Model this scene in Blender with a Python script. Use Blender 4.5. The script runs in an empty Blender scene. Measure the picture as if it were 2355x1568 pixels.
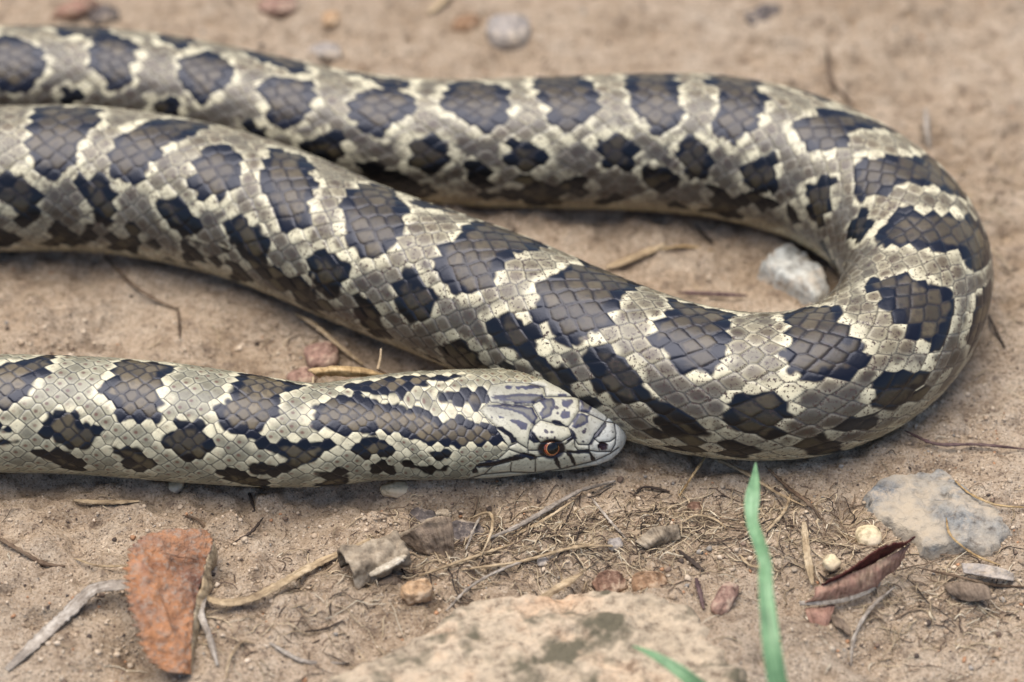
import bpy, math, random
import numpy as np
from mathutils import Vector

random.seed(11); RNG = np.random.default_rng(7)
scene = bpy.context.scene
COL = scene.collection

# ------------------------------------------------------------------ camera
PITCH = math.radians(42.0)
DIST = 0.389
FOCAL = 100.0
cam_d = bpy.data.cameras.new('camera'); cam = bpy.data.objects.new('camera', cam_d); COL.objects.link(cam)
scene.camera = cam
cam_d.lens = FOCAL; cam_d.sensor_width = 36.0
cam_d.clip_start = 0.01; cam_d.clip_end = 200.0
CAMP = np.array([0.0, -DIST*math.cos(PITCH), DIST*math.sin(PITCH)])
cam.location = CAMP; cam.rotation_euler = (math.pi/2 - PITCH, 0, 0)
cam_d.dof.use_dof = True
cam_d.dof.focus_distance = 0.3635
cam_d.dof.aperture_fstop = 14.0
cam_d.dof.aperture_blades = 8

# ------------------------------------------------------------------ light: soft, hazy overcast sky
SUN_EL, SUN_AZ = math.radians(80), math.radians(-60)      # azimuth from +Y (behind the animal), towards the left
w = bpy.data.worlds.new('World'); scene.world = w; w.use_nodes = True
nt = w.node_tree; nt.nodes.clear()
sky = nt.nodes.new('ShaderNodeTexSky'); sky.sky_type = 'NISHITA'; sky.sun_disc = False
sky.sun_elevation = SUN_EL; sky.sun_rotation = SUN_AZ
sky.air_density = 1.0; sky.dust_density = 1.0; sky.ozone_density = 1.0
bg = nt.nodes.new('ShaderNodeBackground'); bg.inputs['Strength'].default_value = 0.095
wo = nt.nodes.new('ShaderNodeOutputWorld')
nt.links.new(sky.outputs[0], bg.inputs[0]); nt.links.new(bg.outputs[0], wo.inputs[0])
sun_d = bpy.data.lights.new('sun', 'SUN'); sun = bpy.data.objects.new('sun', sun_d); COL.objects.link(sun)
sun_d.energy = 2.8; sun_d.angle = math.radians(60); sun_d.color = (1.0, 0.90, 0.78)
sdir = Vector((math.sin(SUN_AZ)*math.cos(SUN_EL), math.cos(SUN_AZ)*math.cos(SUN_EL), math.sin(SUN_EL)))
sun.rotation_euler = sdir.to_track_quat('Z', 'Y').to_euler(); sun.location = sdir*2
scene.view_settings.view_transform = 'Standard'; scene.view_settings.look = 'None'
scene.view_settings.exposure = 0.80; scene.view_settings.gamma = 1.0
scene.view_settings.use_curve_mapping = False
scene.render.engine = 'CYCLES'

# ------------------------------------------------------------------ photo pixels <-> space  (V = 2354 x 1568 view of the photo)
FPX = 2354*FOCAL/36.0
RIGHT = np.array([1.0, 0, 0]); UP = np.array([0, math.sin(PITCH), math.cos(PITCH)]); FWD = np.array([0, math.cos(PITCH), -math.sin(PITCH)])
PX = DIST/FPX                                             # metres per V pixel at the picture's centre
def project(P):
    q = np.asarray(P) - CAMP
    d = q @ FWD
    return 1177 + (q @ RIGHT)/d*FPX, 784 - (q @ UP)/d*FPX, d
def ray(vx, vy):
    return FWD + RIGHT*(vx-1177)/FPX + UP*(784-vy)/FPX
def on_plane(vx, vy, z):
    r = ray(vx, vy); t = (z-CAMP[2])/r[2]
    return CAMP + r*t
def ZM(ox, oy, sc):                                       # pixel of an enlarged crop -> V
    return lambda pts: [((ox+x/sc)/1.0875, (oy+y/sc)/1.0875) for x, y in pts]
Z1 = ZM(1000, 880, 3.68); Z2 = ZM(0, 840, 3.68); Z3 = ZM(520, 840, 3.68); Z4 = ZM(1500, 680, 2.354); Z5 = ZM(1700, 160, 2.8)

# ------------------------------------------------------------------ noise
def _hash(ix, iy, iz, seed):
    h = (ix*374761393 + iy*668265263 + iz*2147483647 + seed*1274126177) & 0xFFFFFFFF
    h = ((h ^ (h >> 13))*1274126177) & 0xFFFFFFFF
    h = ((h ^ (h >> 16))*2246822519) & 0xFFFFFFFF
    return ((h ^ (h >> 15)) & 0xFFFFFF)/float(0xFFFFFF)
def vnoise(x, y, z=None, seed=0):
    x = np.asarray(x, float); y = np.asarray(y, float)
    z = np.zeros_like(x) if z is None else np.asarray(z, float)
    fx, fy, fz = np.floor(x), np.floor(y), np.floor(z)
    ix, iy, iz = fx.astype(np.int64), fy.astype(np.int64), fz.astype(np.int64)
    ux, uy, uz = x-fx, y-fy, z-fz
    sx, sy, sz = [t*t*t*(t*(t*6-15)+10) for t in (ux, uy, uz)]
    r = 0
    for a in (0, 1):
        for b in (0, 1):
            for c in (0, 1):
                wgt = (sx if a else 1-sx)*(sy if b else 1-sy)*(sz if c else 1-sz)
                r = r + wgt*_hash(ix+a, iy+b, iz+c, seed)
    return r*2-1
def sstep(a, b, x):
    t = np.clip((np.asarray(x, float)-a)/(b-a), 0, 1); return t*t*(3-2*t)
def lin(r, g, b):
    return np.array([(c/12.92 if c <= .04045 else ((c+.055)/1.055)**2.4) for c in (r/255, g/255, b/255)])

# ------------------------------------------------------------------ ground height
HOLLOWS = []
def add_hollow(vx, vy, rx, ry, depth):
    p = on_plane(vx, vy, 0); HOLLOWS.append((p[0], p[1], rx*PX, ry*PX/math.sin(PITCH), depth))
add_hollow(1050, 1200, 75, 55, 0.0032)
add_hollow(1100, 1150, 160, 25, 0.0016)
add_hollow(320, 1500, 60, 45, 0.0012)
add_hollow(1400, 1345, 90, 25, 0.0016)
add_hollow(1960, 1140, 30, 50, 0.0012)
add_hollow(1240, 1260, 330, 70, -0.0010)
def ground_h(x, y):
    x = np.asarray(x, float); y = np.asarray(y, float)
    h = 0.0011*vnoise(x/0.026, y/0.026, seed=1) + 0.0012*vnoise(x/0.009+7, y/0.007, seed=2)
    rough = 0.55 + 0.75*sstep(-.3, .6, vnoise(x/0.022+3, y/0.016, seed=9))
    h = h + rough*(0.00075*vnoise(x/0.0046, y/0.0038, seed=3) + 0.00045*vnoise(x/0.0019, y/0.0017, seed=4)
                   + 0.00020*vnoise(x/0.0009, y/0.0009, seed=5))
    n = vnoise(x/0.0031+11, y/0.0026, seed=6)
    h = h - 0.0006*sstep(.45, .8, n)*rough                                   # pits between crumbs
    for hx, hy, rx, ry, dp in HOLLOWS:
        h = h - dp*np.exp(-(((x-hx)/rx)**2 + ((y-hy)/ry)**2))
    return h
def gp(vx, vy, dz=0.0):                                   # the ground point (plus dz) seen at a pixel
    z = 0.0
    for _ in range(5):
        p = on_plane(vx, vy, z+dz); z = float(ground_h(p[0], p[1]))
    return np.array([p[0], p[1], z+dz])
def at_z(vx, vy, z):                                      # height above the datum instead
    return on_plane(vx, vy, z)

# ------------------------------------------------------------------ mesh / object helpers
def mesh_obj(name, V, F, mat, parent=None, smooth=True, cols=None, fib=None):
    me = bpy.data.meshes.new(name)
    me.from_pydata([tuple(map(float, v)) for v in V], [], [tuple(map(int, f)) for f in F])
    if smooth: me.polygons.foreach_set('use_smooth', [True]*len(me.polygons))
    if cols is not None:
        a = me.color_attributes.new('Col', 'FLOAT_COLOR', 'POINT'); a.data.foreach_set('color', np.asarray(cols, np.float32).ravel())
    if fib is not None:
        a = me.attributes.new('fib', 'FLOAT_VECTOR', 'POINT'); a.data.foreach_set('vector', np.asarray(fib, np.float32).ravel())
    me.materials.append(mat); me.update()
    o = bpy.data.objects.new(name, me); COL.objects.link(o)
    if parent is not None: o.parent = parent
    return o
def grid_mesh(name, P, mat, wrap=False, cols=None, parent=None):             # P: (n, m, 3), fast path
    n, m = P.shape[:2]
    me = bpy.data.meshes.new(name)
    me.vertices.add(n*m); me.vertices.foreach_set('co', P.reshape(-1).astype(np.float32))
    i = np.arange(n-1)[:, None]; j = np.arange(m if wrap else m-1)[None, :]
    jn = (j+1) % m
    q = np.stack([i*m+j, i*m+jn, (i+1)*m+jn, (i+1)*m+j], -1).reshape(-1, 4)
    me.loops.add(q.size); me.loops.foreach_set('vertex_index', q.reshape(-1).astype(np.int32))
    me.polygons.add(len(q)); me.polygons.foreach_set('loop_start', (np.arange(len(q))*4).astype(np.int32))
    me.polygons.foreach_set('loop_total', np.full(len(q), 4, np.int32))
    me.polygons.foreach_set('use_smooth', np.ones(len(q), bool))
    me.update(calc_edges=True); me.validate()
    if cols is not None:
        a = me.color_attributes.new('Col', 'FLOAT_COLOR', 'POINT'); a.data.foreach_set('color', cols.reshape(-1).astype(np.float32))
    me.materials.append(mat)
    o = bpy.data.objects.new(name, me); COL.objects.link(o)
    if parent is not None: o.parent = parent
    return o
def tag(o, label, cat, group=None):
    o['label'] = label; o['category'] = cat
    if group: o['group'] = group
    return o
def catmull(pts, n):
    pts = np.asarray(pts, float)
    d = np.r_[0, np.cumsum(np.sqrt(np.linalg.norm(np.diff(pts[:, :3], axis=0), axis=1))+1e-9)]
    t = np.linspace(0, d[-1], n); out = np.zeros((n, pts.shape[1]))
    P = np.vstack([2*pts[0]-pts[1], pts, 2*pts[-1]-pts[-2]])
    D = np.r_[d[0]-(d[1]-d[0]), d, d[-1]+(d[-1]-d[-2])]
    k = np.clip(np.searchsorted(d, t, side='right')-1, 0, len(pts)-2)
    for c in range(pts.shape[1]):
        p0, p1, p2, p3 = P[k, c], P[k+1, c], P[k+2, c], P[k+3, c]
        t0, t1, t2, t3 = D[k], D[k+1], D[k+2], D[k+3]
        A1 = (t1-t)/(t1-t0)*p0+(t-t0)/(t1-t0)*p1; A2 = (t2-t)/(t2-t1)*p1+(t-t1)/(t2-t1)*p2; A3 = (t3-t)/(t3-t2)*p2+(t-t2)/(t3-t2)*p3
        B1 = (t2-t)/(t2-t0)*A1+(t-t0)/(t2-t0)*A2; B2 = (t3-t)/(t3-t1)*A2+(t-t1)/(t3-t1)*A3
        out[:, c] = (t2-t)/(t2-t1)*B1+(t-t1)/(t2-t1)*B2
    return out

# ------------------------------------------------------------------ materials
def new_mat(name):
    m = bpy.data.materials.new(name); m.use_nodes = True
    t = m.node_tree; b = t.nodes['Principled BSDF']
    return m, t, b
def N(t, typ, **kw):
    n = t.nodes.new(typ)
    for k, v in kw.items():
        if k in n.inputs.keys(): n.inputs[k].default_value = v
        else: setattr(n, k, v)
    return n
def ramp(t, fac, stops):
    r = t.nodes.new('ShaderNodeValToRGB'); e = r.color_ramp.elements
    while len(e) > 1: e.remove(e[-1])
    e[0].position = stops[0][0]; e[0].color = (*stops[0][1], 1)
    for p, c in stops[1:]:
        k = e.new(p); k.color = (*c, 1)
    t.links.new(fac, r.inputs[0]); return r
def mix(t, a, b, fac, mode='MIX'):
    m = t.nodes.new('ShaderNodeMix'); m.data_type = 'RGBA'; m.blend_type = mode
    for s, v in ((m.inputs[6], a), (m.inputs[7], b), (m.inputs[0], fac)):
        if isinstance(v, bpy.types.NodeSocket): t.links.new(v, s)
        elif isinstance(v, (tuple, list, np.ndarray)): s.default_value = (*[float(q) for q in v], 1)
        else: s.default_value = v
    return m.outputs[2]
def coords(t, which='Object', scale=(1, 1, 1)):
    tc = t.nodes.new('ShaderNodeTexCoord'); mp = t.nodes.new('ShaderNodeMapping'); mp.inputs['Scale'].default_value = scale
    t.links.new(tc.outputs[which], mp.inputs[0]); return mp.outputs[0]
def noise(t, vec, scale, detail=4, rough=.6, out='Fac'):
    n = N(t, 'ShaderNodeTexNoise', Scale=scale, Detail=detail, Roughness=rough); t.links.new(vec, n.inputs['Vector']); return n.outputs[out]
def voro(t, vec, scale, feature='F1', out='Distance'):
    n = N(t, 'ShaderNodeTexVoronoi', Scale=scale); n.feature = feature; t.links.new(vec, n.inputs['Vector']); return n.outputs[out]
def bump(t, b, h, dist, strength=1.0, prev=None):
    n = t.nodes.new('ShaderNodeBump'); n.inputs['Distance'].default_value = dist; n.inputs['Strength'].default_value = strength
    t.links.new(h, n.inputs['Height'])
    if prev is not None: t.links.new(prev, n.inputs['Normal'])
    t.links.new(n.outputs[0], b.inputs['Normal']); return n.outputs[0]

def mineral(name, c0, c1, c2, sc=600, spots=None, rough=.85, grain=.00025):
    """dusty mineral / soil look: three tones, grains, pits"""
    m, t, b = new_mat(name); v = coords(t)
    n1 = noise(t, v, sc*.18, 5, .65); n2 = noise(t, v, sc*1.6, 4, .7)
    r = ramp(t, n1, [(.3, c0), (.5, c1), (.72, c2)]).outputs[0]
    c = mix(t, r, ramp(t, n2, [(.32, (.36, .33, .31)), (.48, (.95, .95, .95)), (.66, (1.3, 1.3, 1.28))]).outputs[0], .9, 'MULTIPLY')
    c = mix(t, c, lin(196, 178, 154), ramp(t, noise(t, v, sc*.75, 5, .75), [(.50, (0, 0, 0)), (.64, (.6, .6, .6))]).outputs[0])
    if spots:
        col, s, lo, hi = spots
        f = ramp(t, noise(t, v, s, 3, .6), [(lo, (0, 0, 0)), (hi, (1, 1, 1))]).outputs[0]
        c = mix(t, c, col, f)
    t.links.new(c, b.inputs['Base Color']); b.inputs['Roughness'].default_value = rough; b.inputs['Specular IOR Level'].default_value = .25
    p = bump(t, b, n1, grain*5, .8); p = bump(t, b, n2, grain*1.8, .9, p); bump(t, b, voro(t, v, sc*2.2), grain, .6, p)
    return m

def soil_mat():
    m, t, b = new_mat('dry_clay_soil'); v = coords(t)
    big = noise(t, v, 42, 4, .6); mid = noise(t, v, 260, 6, .7); fine = noise(t, v, 2100, 5, .75)
    grainc = voro(t, v, 4300, 'F1', 'Color'); grain = voro(t, v, 3600)
    c = ramp(t, big, [(.3, lin(208, 189, 165)), (.5, lin(226, 208, 185)), (.7, lin(236, 222, 202))]).outputs[0]
    c = mix(t, c, ramp(t, mid, [(.28, lin(136, 120, 108)), (.45, lin(228, 220, 212)), (.66, lin(255, 253, 250))]).outputs[0], .8, 'MULTIPLY')
    c = mix(t, c, ramp(t, fine, [(.28, lin(104, 92, 82)), (.45, lin(226, 221, 216)), (.6, lin(255, 255, 255))]).outputs[0], .85, 'MULTIPLY')
    sep = t.nodes.new('ShaderNodeSeparateColor'); t.links.new(grainc, sep.inputs[0])
    wg = ramp(t, sep.outputs[0], [(.93, (0, 0, 0)), (.96, (.5, .5, .5))]).outputs[0]
    c = mix(t, c, lin(218, 204, 184), wg)
    dg = ramp(t, sep.outputs[1], [(.92, (0, 0, 0)), (.95, (.7, .7, .7))]).outputs[0]
    c = mix(t, c, lin(104, 90, 80), dg)
    dk = ramp(t, noise(t, v, 420, 3, .6), [(.60, (0, 0, 0)), (.70, (.6, .6, .6))]).outputs[0]
    c = mix(t, c, lin(112, 97, 86), dk)
    t.links.new(c, b.inputs['Base Color']); b.inputs['Roughness'].default_value = .92; b.inputs['Specular IOR Level'].default_value = .15
    p = bump(t, b, mid, .0016, .9); p = bump(t, b, fine, .0007, 1.0, p); bump(t, b, grain, .0002, .6, p)
    return m

def attr_mat(name, rough=.85, sc=900, bumpd=.0002, spec=.2):
    """colour from the mesh's own per-piece colour, with grain"""
    m, t, b = new_mat(name); v = coords(t)
    a = t.nodes.new('ShaderNodeVertexColor'); a.layer_name = 'Col'
    n = noise(t, v, sc, 5, .7)
    c = mix(t, a.outputs[0], ramp(t, n, [(.3, (.5, .47, .45)), (.5, (1, 1, 1)), (.7, (1.2, 1.2, 1.2))]).outputs[0], .8, 'MULTIPLY')
    t.links.new(c, b.inputs['Base Color']); b.inputs['Roughness'].default_value = rough; b.inputs['Specular IOR Level'].default_value = spec
    bump(t, b, n, bumpd, .8); return m

def fibre(name, c0, c1, c2, rough=.7, sc=(1, 1, 1)):
    """dry plant: streaks, dirt, faded patches"""
    m, t, b = new_mat(name); v = coords(t, 'Object', sc)
    n1 = noise(t, v, 260, 5, .7); n2 = noise(t, v, 1500, 4, .7)
    c = ramp(t, n1, [(.3, c0), (.5, c1), (.7, c2)]).outputs[0]
    c = mix(t, c, ramp(t, n2, [(.3, (.42, .38, .35)), (.48, (.95, .95, .95)), (.7, (1.2, 1.2, 1.2))]).outputs[0], .75, 'MULTIPLY')
    at = t.nodes.new('ShaderNodeAttribute'); at.attribute_name = 'fib'
    st = noise(t, at.outputs['Vector'], 1.0, 3, .6)
    c = mix(t, c, ramp(t, st, [(.34, (.55, .51, .47)), (.5, (1, 1, 1)), (.66, (1.18, 1.17, 1.15))]).outputs[0], .85, 'MULTIPLY')
    t.links.new(c, b.inputs['Base Color']); b.inputs['Roughness'].default_value = rough; b.inputs['Specular IOR Level'].default_value = .25
    p = bump(t, b, n2, .00022, .9); p = bump(t, b, st, .00025, .8, p); bump(t, b, n1, .0004, .5, p); return m

M = {}
M['soil'] = soil_mat()
M['straw'] = fibre('straw_tan', lin(122, 104, 82), lin(176, 155, 124), lin(206, 188, 158))
M['straw_grey'] = fibre('straw_weathered', lin(100, 92, 84), lin(158, 148, 136), lin(198, 190, 178))
M['straw_gold'] = fibre('straw_golden', lin(140, 112, 76), lin(184, 156, 112), lin(208, 186, 146))
M['twig'] = fibre('twig_brown', lin(58, 46, 38), lin(104, 86, 70), lin(140, 122, 102))
M['twig_dark'] = fibre('twig_dark', lin(36, 31, 29), lin(66, 56, 50), lin(98, 86, 76))
M['twig_purple'] = fibre('twig_purplish', lin(60, 44, 46), lin(96, 76, 76), lin(130, 110, 104))
M['bark'] = fibre('bark_grey', lin(76, 67, 58), lin(150, 136, 116), lin(196, 182, 160))
M['membrane'] = fibre('dead_leaf_brown', lin(84, 72, 62), lin(128, 112, 96), lin(162, 144, 122))
M['splinter'] = fibre('pale_splinter', lin(140, 128, 112), lin(196, 184, 162), lin(222, 212, 194))
M['rust_leaf'] = fibre('rust_leaf', lin(112, 70, 56), lin(166, 108, 82), lin(182, 140, 122), .75)
def rust_mat():
    m, t, b = new_mat('rust_dead_leaf'); v = coords(t)
    n0 = noise(t, v, 110, 4, .6); n1 = noise(t, v, 420, 5, .7); n2 = noise(t, v, 1500, 4, .7)
    c = ramp(t, n0, [(.32, lin(122, 84, 72)), (.46, lin(166, 126, 100)), (.58, lin(180, 128, 90)), (.72, lin(180, 148, 130))]).outputs[0]
    c = mix(t, c, ramp(t, n1, [(.3, (.50, .46, .46)), (.5, (1, 1, 1)), (.7, (1.15, 1.12, 1.1))]).outputs[0], .8, 'MULTIPLY')
    c = mix(t, c, lin(92, 58, 52), ramp(t, noise(t, v, 75, 3, .6), [(.50, (0, 0, 0)), (.64, (.7, .7, .7))]).outputs[0])
    c = mix(t, c, lin(162, 148, 134), ramp(t, n2, [(.50, (0, 0, 0)), (.62, (.7, .7, .7))]).outputs[0])
    t.links.new(c, b.inputs['Base Color']); b.inputs['Roughness'].default_value = .8; b.inputs['Specular IOR Level'].default_value = .2
    p = bump(t, b, n1, .0012, 1.0); bump(t, b, n2, .0004, .9, p); return m
M['rust_leaf'] = rust_mat()
M['pink_leaf'] = fibre('dusty_red_leaf', lin(124, 92, 80), lin(158, 124, 108), lin(178, 156, 132), .8)
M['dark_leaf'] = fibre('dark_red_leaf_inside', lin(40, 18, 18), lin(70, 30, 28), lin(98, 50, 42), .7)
M['stone_tan'] = mineral('sandstone_tan', lin(144, 131, 112), lin(176, 160, 138), lin(192, 160, 130), 420, (lin(98, 92, 76), 170, .50, .62))
M['stone_grey'] = mineral('stone_blue_grey', lin(104, 108, 112), lin(134, 134, 131), lin(162, 152, 137), 520, (lin(176, 163, 143), 110, .48, .64))
M['stone_pale'] = mineral('stone_pale_grey', lin(150, 154, 152), lin(178, 180, 175), lin(190, 184, 171), 420, (lin(132, 146, 140), 260, .60, .68))
M['peb_orange'] = mineral('pebble_orange', lin(164, 132, 98), lin(186, 154, 120), lin(200, 174, 144), 700)
M['peb_cream'] = mineral('pebble_cream', lin(206, 190, 152), lin(214, 198, 164), lin(204, 192, 178), 350, None, .5, .00012)
M['peb_red'] = mineral('pebble_reddish', lin(132, 104, 92), lin(154, 124, 110), lin(168, 140, 124), 600)
M['peb_brown'] = mineral('pebble_brown', lin(112, 88, 66), lin(146, 116, 90), lin(170, 142, 114), 600)
M['peb_grey'] = mineral('pebble_grey', lin(136, 130, 126), lin(158, 150, 143), lin(178, 167, 153), 500)
M['peb_dark'] = mineral('pebble_dark', lin(70, 65, 65), lin(96, 89, 87), lin(124, 114, 106), 500)
M['peb_rust'] = mineral('pebble_rust', lin(82, 58, 48), lin(124, 96, 80), lin(150, 124, 106), 600)
M['grit'] = attr_mat('soil_grit', .9, 1500)
M['litter'] = attr_mat('plant_litter', .75, 1300)

def grass_mat():
    m, t, b = new_mat('grass_blade'); v = coords(t)
    n = noise(t, v, 90, 4, .6); n2 = noise(t, v, 700, 3, .6)
    c = ramp(t, n, [(.3, lin(84, 120, 84)), (.5, lin(118, 154, 112)), (.7, lin(150, 178, 142))]).outputs[0]
    c = mix(t, c, ramp(t, n2, [(.3, (.7, .75, .7)), (.6, (1.1, 1.1, 1.1))]).outputs[0], .6, 'MULTIPLY')
    at = t.nodes.new('ShaderNodeAttribute'); at.attribute_name = 'fib'
    st = noise(t, at.outputs['Vector'], 1.0, 3, .6)
    c = mix(t, c, ramp(t, st, [(.35, (.58, .66, .60)), (.5, (1, 1, 1)), (.65, (1.22, 1.18, 1.2))]).outputs[0], .9, 'MULTIPLY')
    t.links.new(c, b.inputs['Base Color']); b.inputs['Roughness'].default_value = .42; bump(t, b, st, .0002, .7)
    b.inputs['Subsurface Weight'].default_value = .0; b.inputs['Subsurface Radius'].default_value = (.0006, .001, .0004); b.inputs['Subsurface Scale'].default_value = 1.0
    return m
M['grass'] = grass_mat()

def skin_mat():
    m, t, b = new_mat('snake_scales'); v = coords(t)
    a = t.nodes.new('ShaderNodeVertexColor'); a.layer_name = 'Col'
    n1 = noise(t, v, 2300, 3, .65); n2 = noise(t, v, 700, 4, .6)
    fl = ramp(t, n1, [(.54, (0, 0, 0)), (.64, (1, 1, 1))]).outputs[0]
    msk = t.nodes.new('ShaderNodeMath'); msk.operation = 'MULTIPLY'; t.links.new(fl, msk.inputs[0]); t.links.new(a.outputs['Alpha'], msk.inputs[1])
    c = mix(t, a.outputs[0], lin(74, 58, 48), msk.outputs[0])
    c = mix(t, c, ramp(t, n2, [(.3, (.80, .79, .78)), (.6, (1.06, 1.06, 1.06))]).outputs[0], .8, 'MULTIPLY')
    t.links.new(c, b.inputs['Base Color'])
    b.inputs['Roughness'].default_value = .33; b.inputs['Specular IOR Level'].default_value = .5; b.inputs['Specular Tint'].default_value = (.72, .79, 1.0, 1)
    bump(t, b, n1, .00004, .5)
    return m
M['skin'] = skin_mat()
def plain(name, c, rough, coat=0, sc=2500, var=.35):
    m, t, b = new_mat(name); v = coords(t)
    n = noise(t, v, sc, 4, .6)
    k = mix(t, c, ramp(t, n, [(.3, (1-var,)*3), (.7, (1+var*.5,)*3)]).outputs[0], 1.0, 'MULTIPLY')
    t.links.new(k, b.inputs['Base Color']); b.inputs['Roughness'].default_value = rough; b.inputs['Coat Weight'].default_value = coat; b.inputs['Coat Roughness'].default_value = .03
    return m
M['eyeball'] = plain('eye_dark', lin(44, 22, 16), .25, 1)
M['iris'] = plain('eye_iris_orange', lin(150, 66, 34), .3, 1, 2600, .6)
M['iris_ring'] = plain('eye_iris_gold', lin(190, 122, 62), .3, 1)
M['pupil'] = plain('eye_pupil', lin(6, 5, 6), .25, .06)

# ================================================================== the snake's shape
# (x, y, thickness) of the body's middle line, read off the photograph, snout to tail; beyond the left edge it goes on as it must
neck = [(850, 988, 236), (740, 1001, 236), (600, 992, 254), (400, 971, 272), (200, 955, 272), (0, 950, 272), (-300, 948, 276), (-650, 950, 285),
        (-950, 880, 295), (-1060, 720, 305), (-950, 560, 315), (-650, 460, 325), (-300, 420, 332),
        (0, 411, 336), (200, 411, 336), (400, 437, 336), (600, 490, 334), (845, 592, 332), (1133, 700, 346), (1320, 782, 350), (1480, 842, 346), (1600, 874, 344), (1750, 889, 340),
        (1870, 878, 340), (1975, 838, 338), (2060, 765, 336), (2102, 680, 336), (2106, 600, 336), (2062, 520, 334), (1985, 452, 332), (1908, 408, 332), (1833, 378, 332), (1753, 356, 332), (1680, 341, 330), (1600, 331, 326),
        (1400, 326, 312), (1200, 329, 302), (1000, 325, 288), (800, 303, 278), (600, 259, 272), (400, 216, 266), (200, 191, 262), (0, 188, 258),
        (-300, 190, 250), (-700, 150, 235), (-1100, 40, 205), (-1350, -170, 165), (-1350, -420, 120), (-1100, -600, 80), (-800, -680, 48), (-550, -690, 14)]
HEAD_LEN = 590.0
ctr = []
for vx, vy, th in neck:
    R = th/2*PX
    for _ in range(6):
        p = on_plane(vx, vy, .86*R - .0004); R = th/2*((p-CAMP) @ FWD)/FPX
    ctr.append((p[0], p[1], R))
p0 = ctr[0]; pxh = 1.0*(((on_plane(1200, 985, .005)-CAMP) @ FWD)/FPX)        # metres per V pixel at the head
snout = on_plane(1440, 957, .0042)
ctr = [(snout[0], snout[1], p0[2]), (p0[0]+(snout[0]-p0[0])*.66, p0[1]+(snout[1]-p0[1])*.66, p0[2]), (p0[0]+(snout[0]-p0[0])*.33, p0[1]+(snout[1]-p0[1])*.33, p0[2])] + ctr
dense = catmull(np.array(ctr), 6000)
seg = np.linalg.norm(np.diff(dense[:, :2], axis=0), axis=1); S = np.r_[0, np.cumsum(seg)]
sg = np.linspace(0, S[-1], 6000)
dense = np.stack([np.interp(sg, S, dense[:, k]) for k in range(3)], 1)
kern = np.exp(-.5*(np.arange(-40, 41)/16.0)**2); kern /= kern.sum()
pad = np.vstack([2*dense[0]-dense[40:0:-1], dense, 2*dense[-1]-dense[-2:-42:-1]])
dense = np.stack([np.convolve(pad[:, k], kern, 'valid') for k in range(3)], 1); dense[:, 2] = np.maximum(dense[:, 2], .0003)
STOT = sg[-1]
# scale length along the body, in V px -> metres
tpx = sg/pxh
Lpx = np.interp(tpx, [0, 500, 900, 1500, 3500, 5200, 8500, 10500, 13500], [33, 35, 43, 48, 60, 63, 61, 52, 17])
U = np.r_[0, np.cumsum(np.diff(sg)/(Lpx[1:]*PX))]
UTOT = U[-1]
NR = 41; MID = (NR-1)/2; TV = .80*math.pi
# head section: half width, half height above / below, in V px
ht = [0, 1.5, 4, 9, 17, 30, 50, 80, 130, 190, 290, 390, 490, 590, 760]
hw = [5, 24, 41, 57, 73, 89, 104, 114, 120, 124, 130, 133, 131, 125, 121]
hu = [3, 13, 24, 35, 46, 58, 70, 80, 89, 95, 100, 102, 104, 106, 110]
hc = [74, 74, 74, 73, 71, 70, 69, 69, 70, 72, 78, 83, 88, 93, 100]              # height of the middle above the ground
hd = [2, 7, 11, 15, 19, 23, 28, 33, 38, 43, 54, 62, 71, 82, 94]
ROLL = math.radians(13)                                  # the head is tipped a little towards the lens
def body_frame(s):
    x = np.interp(s, sg, dense[:, 0]); y = np.interp(s, sg, dense[:, 1]); R = np.interp(s, sg, dense[:, 2])
    e = 0.0006
    sa, sb = np.clip(s-e, 0, STOT), np.clip(s+e, 0, STOT)
    tx = np.interp(sb, sg, dense[:, 0])-np.interp(sa, sg, dense[:, 0]); ty = np.interp(sb, sg, dense[:, 1])-np.interp(sa, sg, dense[:, 1])
    l = np.hypot(tx, ty); tx, ty = tx/l, ty/l
    return x, y, R, ty, -tx                                                   # side vector B = T x Z
def body_point(s, th):
    s = np.asarray(s, float); th = np.asarray(th, float)
    x, y, R, bx, by = body_frame(s)
    sn, cs = np.sin(th), np.cos(th)
    zz = np.where(cs < -.8, -.8-.35*(-cs-.8), cs)*.97
    lift = .86*R - .0004
    oy, oz = 1.03*R*sn, lift + R*zz
    t = s/pxh
    k = 1-sstep(480, 760, t); roll = ROLL*(1-sstep(300, 800, t))
    W, HU, HD, HC = [np.interp(t, ht, a)*pxh for a in (hw, hu, hd, hc)]
    e = 2/2.6
    hs = np.sign(sn)*np.abs(sn)**e; hcs = np.sign(cs)*np.abs(cs)**e
    hy = W*hs; hz = HC + np.where(hcs > 0, HU, HD)*hcs
    rz = hz-HC; cr, sr = np.cos(roll), np.sin(roll)
    hy, hz = hy*cr-rz*sr, HC+rz*cr+hy*sr
    oy = oy*(1-k)+hy*k; oz = oz*(1-k)+hz*k
    return np.stack([x+bx*oy, y+by*oy, oz], -1)
def row_of(th): return (th/TV+1)*NR/2-.5
def theta_of(r): return ((r+.5)*2/NR-1)*TV

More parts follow.
